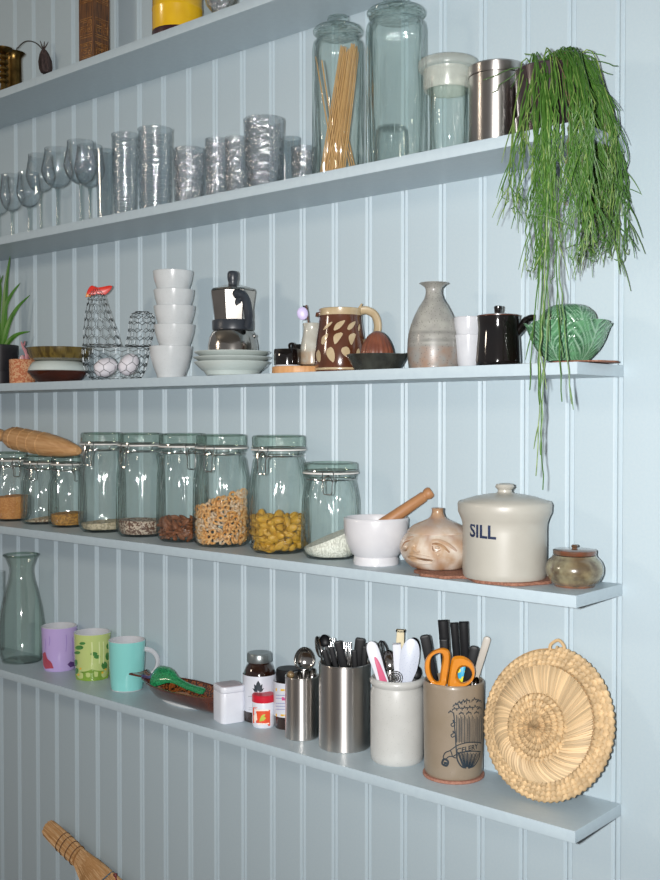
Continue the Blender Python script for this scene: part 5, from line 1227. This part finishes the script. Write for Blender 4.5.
wineglass(41, -.72, 152.5, 12, 14.5, 193, 'large wine glass, leftmost of the four big ones', GW)
wineglass(57.5, -1.06, 146, 12.5, 15.5, 188.5, 'large wine glass between the leftmost and the biggest ones', GW)
wineglass(81, -1.2, 138.5, 13.5, 16.6, 184.5, 'biggest wine glass, frontmost of the stemmed glasses', GW)
wineglass(90, -.42, 143, 12.5, 15, 188, 'large wine glass half hidden behind the biggest wine glass', GW)
wineglass(-1, -.95, 174, 10, 11.5, 216, 'small stemmed glass at the left edge, cut by the frame', GS)
wineglass(12, -1.2, 173, 10, 11.8, 212, 'small stemmed glass, second from the left edge', GS)
wineglass(29, -1.42, 171, 10.5, 12, 208, 'small stemmed glass just left of the big wine glasses', GS)
def tumbler(cx, yd, yt, rb, rt, mt, label, wav=0., seg=48, belly=0., name='tumbler', group='clear drinking tumblers'):
    sp = Spot(cx, 2, yd=yd); k = sp.k; H = sp.h(yt, rt)
    n = 24; pr = [(0, 0), (rb * .93 * k, 0)]
    for i in range(n + 1):
        u = i / n; r = rb + (rt - rb) * u + belly * sin(pi * u) + (wav * cos(2 * pi * u * 9)); pr.append((r * k, .001 + (H - .001) * u))
    return solo(name, label, 'glass', M().lathe(wall_of(pr, .0021), seg), mt, sp, group=group)
tumbler(105, -1.0, 148, 7.4, 10, 'facet', 'slim faceted clear tumbler, right of the biggest wine glass', seg=10)
tumbler(125.5, -.88, 131.5, 11, 13.5, 'ribglass', 'tall ribbed tumbler with narrow ribs, left of the tallest ribbed one', .35)
tumbler(155.5, -1.05, 125.5, 15.8, 17.2, 'ribglass', 'wide tall tumbler ringed with horizontal ribs', .5)
tumbler(189.5, -.95, 146, 15, 16.5, 'hammered', 'low wide hammered tumbler between the ringed and slim hammered ones')
tumbler(217, -1.0, 137, 10.8, 12, 'hammered', 'slim hammered tumbler, left of its twin beside the widest glass')
tumbler(236, -1.0, 135.5, 10, 11.2, 'hammered', 'slim hammered tumbler, partly behind the flared crackled glass')
tumbler(264, -1.05, 114.5, 17.5, 20.5, 'hammered', 'large flared crackled glass, biggest tumbler on the shelf')
tumbler(290.5, -.32, 136, 9, 10.5, 'facet', 'clear tumbler peeking out right of the flared crackled glass')
tumbler(303, -1.0, 145, 11, 12.3, 'hammered', 'short hammered tumbler beside the spaghetti jar')
JS = 'tall lidded glass jars'
def talljar(cx, yd, r, yt, yk, label):
    sp = Spot(cx, 2, yd=yd); k = sp.k; h = sp.h; t = thing('glass_jar', label, 'jar', sp, group=JS)
    out = [(0, 0), (r * .94 * k, 0), (r * k, .003), (r * k, h(yt + 24)), (r * .96 * k, h(yt + 18)), (r * .80 * k, h(yt + 13)), (r * .80 * k, h(yt + 11)), (r * .9 * k, h(yt + 9.5))]
    obj('body', M().lathe(wall_of(out, .0028), 56), 'jarglass', t)
    z = out[-1][1] + .0016; R = r * k
    lo = obj('lid', M().lathe([(0, z), (R * .86, z), (R * .96, z + .001), (R * .97, z + .004), (R * .9, h(yt + 3)), (R * .7, h(yt + .5)), (R * .30, h(yt - 1)), (0, h(yt - 1.2))], 56), 'jarglass', t)
    obj('knob', M().lathe([(0, h(yt - 1)), (R * .26, h(yt - .8)), (R * .22, h(yt - 3)), (R * .42, h(yk + 4)), (R * .40, h(yk + 1.5)), (R * .2, h(yk)), (0, h(yk))], 28), 'jarglass', lo)
    return sp
SJ = talljar(338, -.95, 25.8, 26, 16, 'tall lidded glass jar holding spaghetti')
EJ = talljar(396, -.82, 30.5, 8, -4, 'taller lidded glass jar holding only an upturned tumbler, beside the spaghetti jar')
MT['spag'] = mat('dry_spaghetti', '#c99f6a', .5, var=('#bd925c', 60, .3))
proto = None; k = SJ.k; Hs = SJ.h(44)
for i in range(46):
    if i < 3: tp = ((-22 + 6 * i) if i < 2 else -1, -8); bx = (-2 + 3 * i, -14)
    elif i > 42: tp = (-2 + (i - 43) * 2, 17); bx = (15 + 2.5 * (i - 43), 12)
    else:       # a bundle that only leans, so that no strand crosses another
        q = i - 3; rq = sqrt((q + .5) / 40); aq = q * 2.39996; u_, v_ = rq * cos(aq), rq * sin(aq); bx = (-6 + 12.5 * u_, 13 * v_); tp = (12 + 9 * u_, 11 * v_)
    zt = Hs * random.uniform(.90, 1.0) * (1 if i > 2 else (.93 - .06 * i)); zt = zt * (.62 if i > 42 else 1)
    B = SJ.loc + Matrix.Rotation(SJ.rz, 3, 'Z') @ Vector((bx[0] * k, bx[1] * k, .0032)); T = SJ.loc + Matrix.Rotation(SJ.rz, 3, 'Z') @ Vector((tp[0] * k, tp[1] * k, zt))
    z = (T - B).normalized(); q = z.to_track_quat('Z', 'Y'); Ls = (T - B).length
    if proto is None:
        o = proto = solo('spaghetti_strand', 'dry spaghetti strand standing in the tall lidded glass jar', 'pasta', M().tube([(0, 0, 0), (0, 0, .06), (0, 0, .12)], .00105, 6), 'spag', Vector((0, 0, 0)), group='dry spaghetti in the tall jar')
    else: o = dup(proto)
    o.matrix_world = Matrix.LocRotScale(B, q, Vector((1, 1, Ls / .12)))
s_ = Spot(391, 2, yd=-.88, zoff=.0036); kk = s_.k; H = s_.h(122.5, 17); R = 16.8 * kk
solo('tumbler', 'clear tumbler turned upside down inside the taller lidded jar', 'glass', M().lathe([(R, 0), (R * 1.0, .001), (R * .97, H * .6), (R * .9, H * .92), (R * .8, H), (0, H), (0, H - .003), (R * .76, H - .003), (R * .86, H * .9), (R * .91, H * .6), (R * .94, .001)], 48), 'glass', s_, group='clear drinking tumblers')
# cloudy plastic-lidded jar
sp = Spot(447.5, 2, yd=-1.0); k = sp.k; h = sp.h
t = thing('storage_jar', 'glass jar with wide cloudy white plastic lid beside the steel canister', 'jar', sp)
obj('body', M().lathe(wall_of([(0, 0), (19.6 * k, 0), (20.4 * k, .002), (20.4 * k, h(92)), (20.4 * k, h(80))], .0022), 48), 'jarglass', t)
obj('lid_skirt', M().lathe([(21 * k, h(91)), (23 * k, h(91.5)), (24.6 * k, h(88)), (24.8 * k, h(74)), (24 * k, h(71)), (23 * k, h(74)), (22.8 * k, h(87)), (21 * k, h(89.5))], 48, closed=True), 'plastic', t)
obj('lid', M().lathe([(0, h(70.5)), (26 * k, h(70.5)), (29 * k, h(70)), (29.6 * k, h(68)), (29.2 * k, h(62.5)), (27 * k, h(61)), (0, h(60.5))], 48), 'plastic', t)
# steel canister
sp = Spot(496, 2, yd=-.84); k = sp.k; h = sp.h
t = thing('steel_canister', 'tall brushed steel canister with flat lid beside the trailing plant', 'canister', sp)
obj('body', M().lathe([(0, 0), (27 * k, 0), (27.4 * k, .0008), (27.4 * k, h(70, 27)), (0, h(70, 27))], 64), 'steel', t)
zl = h(69.4, 27); obj('lid', M().lathe([(0, zl), (28 * k, zl), (28.3 * k, zl + .0008), (28.2 * k, h(60, 27)), (27 * k, h(58.5, 27)), (24 * k, h(58.8, 27)), (0, h(59, 27))], 64), 'steel', t)

# trailing plant in a dark pot
sp = Spot(550, 2, yd=-.98); k = sp.k; h = sp.h
MT['plumpot'] = mat('dark_brown_pot', '#33262a', .3, coat=.4, var=('#2a1f22', 40, .3)); MT['stem'] = mat('green_stems', '#5d8a32', .5, attr=True, var=('#3a5f1e', 120, .3))
t = thing('trailing_plant', 'green rhipsalis plant trailing over the shelf from a dark pot', 'plant', sp)
obj('pot', M().lathe(wall_of([(0, 0), (30 * k, 0), (31 * k, .003), (34.5 * k, h(72) * .8), (35.5 * k, h(72))], .004), 48), 'plumpot', t)
obj('saucer', M().lathe([(30.8 * k, 0), (33.5 * k, 0), (35 * k, h(119)), (34.2 * k, h(119)), (31.5 * k, .003)], 48, closed=True), 'plumpot', t)
obj('soil', M().lathe([(31.5 * k, h(77)), (0, h(74))], 24), 'soil', t)
rnd = random.Random(11); LC = lambda P: sp.local(P)
gA, gB, gC, gD = hexc('#567f34'), hexc('#3a6422'), hexc('#7d9450'), hexc('#6b5a46')
foliage = [M(), M(), M()]
def ctl(px, py, yd):
    """image column/row on the upright plane y = yd boards in front of the wall"""
    d = ray(px, py); s2 = (yd * G - CAM.y) / d.y; return CAM + d * s2
SHX = XE / G
def strand(m, pts, rad=.00085, fork=True, wob=.0022):
    P = [Vector(p) for p in smooth([LC(q) for q in pts], 5)]
    for i in range(1, len(P)): P[i] = P[i] + Vector((rnd.gauss(0, wob), rnd.gauss(0, wob), rnd.gauss(0, wob * .5))) * (.5 if i < 4 else 1) * .55
    n = len(P); c = rnd.choice((gA, gA, gB, gB, gB, gC)) if rnd.random() > .03 else gD
    m.tube(P, [rad * (1 - .35 * i / n) for i in range(n)], 5, colv=c)
    if fork:
        for j in range(rnd.randint(2, 4)):
            i = rnd.randint(n // 3, n - 3); a = P[i]; d = (P[i + 1] - P[i - 1]).normalized()
            q = [a]; L_ = rnd.uniform(.02, .05); dv = (d + Vector((rnd.gauss(0, .5), rnd.gauss(0, .4), -.15))).normalized()
            for s2 in range(1, 5): dv = (dv + Vector((0, 0, -.18))).normalized(); q.append(q[-1] + dv * L_ / 4)
            m.tube(q, [rad * .8, rad * .75, rad * .7, rad * .6, rad * .4], 5, colv=c)
def origin(right=False):
    a = rnd.uniform(-pi / 2, pi / 2) if right else rnd.uniform(0, 2 * pi); r = 26 * k * sqrt(rnd.random()); return sp.loc + Vector((r * cos(a), r * sin(a), h(76)))
def hang(m, px0, px1, ytop, yend, yd0, yd1, n, arch=(50, 66)):
    for i in range(n):
        x = rnd.uniform(px0, px1); yd = rnd.uniform(yd0, yd1); o = origin(px0 >= 570); ye = rnd.uniform(*yend); yt = rnd.uniform(*ytop)
        A_ = ctl(x, yt, yd); mid = o.lerp(A_, .5); ax = proj(mid)[0]; mid.z = max(mid.z, sp.loc.z + h(rnd.uniform(*arch)) )
        pts = [o, mid, A_]; y = yt; xx = x
        while y < ye - 25: y += 30; xx += rnd.gauss(0, 3.0); pts.append(ctl(xx, y, yd))
        pts.append(ctl(xx + rnd.gauss(0, 3), ye, yd)); strand(m, pts)
m1, m2, m3 = foliage
hang(m1, 586, 604, (85, 120), (150, 262), -1.0, -.45, 62, (58, 72)); hang(m1, 598, 616, (110, 150), (170, 255), -.95, -.3, 46, (60, 74)); hang(m1, 570, 592, (90, 125), (130, 268), -2.05, -1.86, 50, (62, 76))
hang(m1, 614, 628, (140, 190), (200, 265), -.7, -.2, 12, (62, 76))
hang(m2, 540, 572, (100, 140), (165, 250), -2.1, -1.86, 17, (62, 78)); hang(m2, 520, 545, (100, 135), (140, 215), -2.1, -1.86, 9, (62, 78)); hang(m2, 508, 522, (140, 170), (185, 215), -2.05, -1.88, 7, (66, 78))
hang(m2, 533, 560, (110, 150), (235, 292), -2.05, -1.88, 17, (62, 78))
for i in range(16):      # tufts at the top
    o = origin(); e_ = ctl(rnd.uniform(520, 608), rnd.uniform(52, 92), rnd.uniform(-1.5, -.5)); mid = o.lerp(e_, .5); mid.z += .012; strand(m2, [o, mid, e_], fork=False)
for x0, y0 in ((484, 80), (492, 92), (604, 56), (618, 66), (612, 75)):
    o = origin(); e_ = ctl(x0, y0, -1.74 if x0 < 550 else -.5); mid = o.lerp(e_, .55); mid.z += .014; strand(m2, [o, mid, e_], fork=False)
for xs_, ye in (((547, 548, 549, 545, 540, 541, 541, 543), 490), ((549, 551, 547, 548, 545, 542, 540), 455), ((553, 556, 560, 566, 572), 404), ((545, 541, 535, 529), 390), ((551, 556, 558, 562), 402), ((548, 547, 544, 540, 539, 536), 476), ((546, 544, 540, 538), 405)):
    o = origin(); n = len(xs_); pts = [o, o.lerp(ctl(xs_[0], 95, -1.9), .6) + Vector((0, 0, .012)), ctl(xs_[0], 120, -2.0)] + [ctl(x, 160 + (ye - 160) * i / (n - 1), -2.0 - .05 * (i % 2)) for i, x in enumerate(xs_)]
    strand(m3, pts, .0011, True, .0012)
for m, nm in ((m1, 'dense_foliage'), (m2, 'foliage'), (m3, 'trailing_stems')): obj(nm, m, 'stem', t)

# ------------------------------------------------------------------ shelf 1
sp = Spot(14, 1, yd=-.98); k = sp.k; h = sp.h
solo('brass_vase', 'cylindrical brass vase with flared rim at the far left of top shelf', 'vase', M().lathe(wall_of([(0, 0), (9 * k, 0), (9.4 * k, .002), (8.2 * k, .006), (7.6 * k, h(62)), (7.8 * k, h(58)), (10.4 * k, h(54.5)), (11.4 * k, h(53.5))], .0016), 36), 'brass', sp)
MT['dried'] = mat('dried_petals', '#4a3a38', .8, var=('#2a201f', 160, .5), stretch=(3, 3, .6), bump=(120, .001)); MT['dstem'] = mat('dry_stem', '#3d3b36', .7, var=('#2c2a26', 90, .3))
t = thing('withered_flower', 'withered dark flower drooping on its curved stem from the brass vase', 'flower', sp)
zf = lambda x, y, d=.004: sp.L(x / 6, y / 6, d)
obj('stem', M().tube(smooth([Vector((0, 0, .003)), zf(98, 320, 0), zf(110, 285), zf(140, 255), (zf(175, 246)), zf(215, 258), zf(245, 285), zf(258, 305)], 5), .0012, 7), 'dstem', t)
c0, c1 = zf(262, 296), zf(278, 440)
ax = (c1 - c0); rotq = ax.to_track_quat('Z', 'Y').to_matrix().to_4x4(); Lf = ax.length
obj('flower_head', M().lathe([(0, 0), (.004, .001), (.008, Lf * .2), (.0115, Lf * .5), (.0115, Lf * .8), (.009, Lf * .98), (0, Lf)], 20, T=Matrix.Translation(c0) @ rotq, fn=lambda a, r, z: (r * (1 + .16 * cos(6 * a)) * sin(a), -r * (1 + .16 * cos(6 * a)) * cos(a), z)), 'dried', t)
for tip in ((240, 245), (266, 248), (290, 250)):
    m = M(); m.tube([zf(262, 300), zf((262 + tip[0]) / 2, 275), zf(*tip)], [.0016, .0012, .0004], 6); obj('sepal', m, 'dried', t)
sp = Spot(3.5, 1, yd=-1.48); k = sp.k; h = sp.h
bead = [(0, 0), (9 * k, 0), (8 * k, .002), (4 * k, .005)]
yb_ = [84, 78, 72, 66, 60, 54]
for a, b in zip(yb_, yb_[1:]): bead += [(2.6 * k, h(a) + .0002), (5 * k, h((a + b) / 2 + 1)), (5 * k, h((a + b) / 2 - 1)), (2.6 * k, h(b) - .0002)]
bead = [p for i, p in enumerate(bead) if i == 0 or p[1] >= bead[i - 1][1] - 1e-9 or i < 3]
bead = bead[:4] + sorted([p for p in bead[4:] if p[1] > .006], key=lambda p: p[1])
bead += [(8 * k, h(50.5)), (9 * k, h(48.5)), (6 * k, h(47.5)), (0, h(48.5))]
solo('candlestick', 'turned brass candlestick in front of the brass vase', 'candlestick', M().lathe(bead, 28), 'brass', sp)
# carved wooden column
sp = Spot(94.5, 1, yd=-.82); k = sp.k; h = sp.h
MT['carved'] = mat('carved_brown_wood', '#6e4420', .35, coat=.4, var=('#3f2612', 90, .55), stretch=(5, 5, .35)); MT['carvedl'] = mat('worn_carving_wood', '#a87a44', .4, coat=.3, var=('#75491f', 120, .5))
t = thing('carved_column', 'square dark wooden column carved with fretwork on the top shelf', 'ornament', sp, rz=sp.rz + .74)
s_ = 10.6 * k; H = h(-40)
obj('body', M().box(-s_, s_, -s_, s_, 0, H, .0012), 'carved', t)
FRET = [((-.8, .0), (.8, 0)), ((-.8, .12), (.8, .12)), ((-.7, .2), (-.7, .5), (.0, .5), (0, .3), (-.35, .3), (-.35, .4)), ((.7, .55), (.7, .25), (.25, .25), (.25, .45), (.45, .45), (.45, .35)), ((-.7, .6), (.2, .6), (.2, .8), (-.4, .8)), ((.4, .6), (.7, .6), (.7, .88), (.4, .88), (.4, .7)), ((-.75, .9), (.15, .9)), ((-.8, 1.0), (.8, 1.0))]
for face, R_ in (('front', 0), ('side', -pi / 2)):
    m = M(); TT = Matrix.Rotation(R_, 4, 'Z')
    for base, sc_ in ((h(57, 10), .026), (h(37, 10), .034), (h(2, 10), .026)):
        for line in FRET: m.tube([(x * s_, -s_ - .0002, base + z * sc_) for x, z in line], .0007, 5, T=TT)
    obj('fretwork_carving', m, 'carvedl', t)
# yellow tin
sp = Spot(177.5, 1, yd=-1.02); k = sp.k; h = sp.h
MT['yellow'] = mat('yellow_enamel', '#e0b41c', .25, coat=.5, var=('#d6a814', 40, .3)); MT['darkband'] = mat('dark_plum_enamel', '#3a1c24', .3, coat=.5, var=('#2c141b', 60, .3))
t = thing('yellow_tin', 'round bright yellow tin with dark foot band on the top shelf', 'tin', sp)
H = h(-22); R = 25 * k
obj('body', M().lathe([(0, 0), (R * .98, 0), (R, .001), (R, H * .46), (R * 1.012, H * .47), (R * 1.012, H * .5), (R, H * .51), (R, H), (0, H)], 56), 'yellow', t)
obj('lid', M().lathe([(0, H + .0003), (R * 1.03, H + .0003), (R * 1.03, H + .010), (R * .98, H + .011), (0, H + .011)], 56), 'yellow', t)
part_label(obj('foot_band', M().lathe([(R + .0002, .0008), (R + .0004, .0012), (R + .0004, h(25, 25)), (R + .0002, h(24.5, 25))], 56), 'darkband', t), 'dark plum band round the foot')
sp = Spot(221, 1, yd=-1.0); k = sp.k; h = sp.h
solo('glass_bowl', 'round footed clear glass bowl right of the yellow tin', 'bowl', M().lathe(wall_of([(0, 0), (6 * k, 0), (6.4 * k, .002), (5 * k, .004), (9 * k, h(13)), (15 * k, h(5)), (18 * k, h(-6)), (18.4 * k, h(-16)), (16 * k, h(-28))], .002), 44), 'hammered', sp)

# ------------------------------------------------------------------ whisk broom on the wall
yb = -.44
T = ctl(47, 827, yb); B = ctl(150, 925, yb)
z = (T - B).normalized(); y_ = Vector((0, 1, 0)); x_ = y_.cross(z).normalized(); y_ = z.cross(x_)
X = Matrix(((x_.x, y_.x, z.x, B.x), (x_.y, y_.y, z.y, B.y), (x_.z, y_.z, z.z, B.z), (0, 0, 0, 1))); Ln = (T - B).length
XI = X.inverted()
MT['broom'] = mat('broom_straw', '#c79a68', .65, attr=True, var=('#a87a48', 160, .4), stretch=(6, 6, .3)); MT['twine'] = mat('dark_twine', '#6b4a30', .7, var=('#573a25', 90, .3)); MT['redcord'] = mat('red_cord', '#7d2434', .7, var=('#651a29', 90, .3)); MT['bluecord'] = mat('blue_grey_cord', '#4d6a78', .7, var=('#40596a', 90, .3))
t = thing('whisk_broom', 'small straw whisk broom hanging handle up at the lower left', 'broom', X)
PX = lambda x, y: (XI @ ctl(x, y, yb))
kz = Ln / sqrt((150 - 47) ** 2 + (925 - 827) ** 2)
zn = PX(79, 857).z
m = M(); rr = 8.2 * kz; rb2 = random.Random(5)
def bundle(m, r0, r1, z0, z1, n, flat, rad, bulge=0.):
    for i in range(n):
        a = 2 * pi * i / n + rb2.uniform(-.1, .1); q = rb2.uniform(.93, 1.0); g = rb2.uniform(.78, 1.1); pts = []
        for u in (0, .25, .5, .75, 1): r = (r0 + (r1 - r0) * u + bulge * sin(pi * u)) * q; pts.append((r * cos(a), r * sin(a) * flat, z0 + (z1 - z0) * u))
        m.tube(pts, rad, 5, colv=(.72 * g, .47 * g, .25 * g, 1))
core = lambda m, pr, flat: m.lathe(pr, 24, T=Matrix.Diagonal((1, flat, 1, 1)), colfn=lambda p: (.50, .28, .12, 1))
m = M(); core(m, [(0, zn), (7.5 * kz, zn), (8.2 * kz, (zn + Ln) / 2), (7.6 * kz, Ln - 3 * kz), (5 * kz, Ln - .5 * kz), (0, Ln)], .8); bundle(m, 8.0 * kz, 7.4 * kz, zn, Ln - 2 * kz, 34, .8, .0011, .8 * kz); obj('handle', m, 'broom', t)
m0 = len(m.v); m = M(); core(m, [(0, 0), (25 * kz, 0), (22 * kz, zn * .45), (16.5 * kz, zn * .8), (9 * kz, zn * .99), (0, zn)], .42); bundle(m, 25 * kz, 9 * kz, 0, zn, 80, .42, .0014, 5.5 * kz); sg_ = 1 if proj(X @ Vector((.1, 0, 0)))[0] > proj(X @ Vector((-.1, 0, 0)))[0] else -1
BR = Matrix.Translation((0, 0, zn)) @ Matrix.Rotation(sg_ * .22, 4, 'Y') @ Matrix.Translation((0, 0, -zn)); m.v = [BR @ v for v in m.v]; obj('bristles', m, 'broom', t)
for x, y in ((63, 843), (67, 847), (72, 852), (77, 857)):
    zz = PX(x, y).z; m = M(); m.tube([(8.7 * kz * cos(2 * pi * i / 24), 7.2 * kz * sin(2 * pi * i / 24), zz + .0012 * sin(4 * pi * i / 24)) for i in range(24)], .0009, 6, closed=True); obj('binding', m, 'twine', t)
for (x, y), c, nm, w_ in (((107, 876), 'bluecord', 'stitching_cord', 19), ((118, 884), 'redcord', 'stitching_cord', 21.5)):
    zz = PX(x, y).z; m = M(); m.tube([(w_ * kz * 1.06 * cos(2 * pi * i / 40), w_ * .44 * kz * 1.12 * sin(2 * pi * i / 40), zz + .0015 * sin(8 * pi * i / 40)) for i in range(40)], .0013, 6, closed=True); m.v = [BR @ v for v in m.v]; part_label(obj(nm, m, c, t), 'red cord' if c == 'redcord' else 'blue-grey cord')
m = M(); q = PX(119, 877); m.tube(smooth([q + Vector((0, -.006, 0)), q + Vector((.004, -.009, .006)), q + Vector((.009, -.008, .001)), q + Vector((.003, -.01, -.003)), q + Vector((-.004, -.008, -.010))], 4), .0013, 6); obj('cord_knot', m, 'redcord', t)


# ------------------------------------------------------------------ camera, flash, room light
cd_ = bpy.data.cameras.new('camera'); cam = bpy.data.objects.new('camera', cd_); COL.objects.link(cam); sc.camera = cam
cd_.sensor_fit = 'HORIZONTAL'; cd_.sensor_width = 36; cd_.lens = F * 36 / 660; cd_.clip_start = .01
cam.location = CAM; cam.rotation_euler = (pi / 2 + PITCH, 0, -YAW)
def lamp(name, kind, loc, energy, col, **kw):
    l = bpy.data.lights.new(name, kind); l.energy = energy; l.color = col
    for a, b in kw.items(): setattr(l, a, b)
    o = bpy.data.objects.new(name, l); COL.objects.link(o); o.location = loc; return o
fl_ = lamp('camera_flash', 'SPOT', CAM - RT * .062 + UP * .012 - FW * .01, 126, (1, .985, .97), shadow_soft_size=.014, spot_size=math.radians(105), spot_blend=1.)
fl_.rotation_euler = ray(440, 430).to_track_quat('-Z', 'Y').to_euler()
l = lamp('room_lamp', 'AREA', (-1.75, -2.1, 2.15), 8.5, (1, .86, .70), shape='DISK', size=.35)
l.rotation_euler = (Vector((-1.2, 0, 1.8)) - l.location).to_track_quat('-Z', 'Y').to_euler()
wd = bpy.data.worlds.new('room_light'); sc.world = wd; wd.use_nodes = True; nt = wd.node_tree
bg = nt.nodes['Background']; tc = nt.nodes.new('ShaderNodeTexCoord'); sx = nt.nodes.new('ShaderNodeSeparateXYZ'); nt.links.new(tc.outputs['Generated'], sx.inputs[0])
rp = nt.nodes.new('ShaderNodeValToRGB'); mr = nt.nodes.new('ShaderNodeMapRange'); mr.inputs[1].default_value = -1; mr.inputs[2].default_value = 1
nt.links.new(sx.outputs['Z'], mr.inputs[0]); nt.links.new(mr.outputs[0], rp.inputs[0])
E_ = rp.color_ramp.elements; E_[0].position = .0; E_[0].color = (.08, .06, .05, 1); E_[1].position = 1; E_[1].color = (.42, .44, .46, 1)
e = rp.color_ramp.elements.new(.5); e.color = (.30, .29, .29, 1)
nt.links.new(rp.outputs[0], bg.inputs[0]); bg.inputs[1].default_value = .62
sc.cycles.transparent_max_bounces = 64; sc.cycles.max_bounces = 10
sc.view_settings.view_transform = 'Standard'; sc.view_settings.look = 'None'; sc.view_settings.gamma = 1; sc.view_settings.use_curve_mapping = False; sc.view_settings.exposure = 0
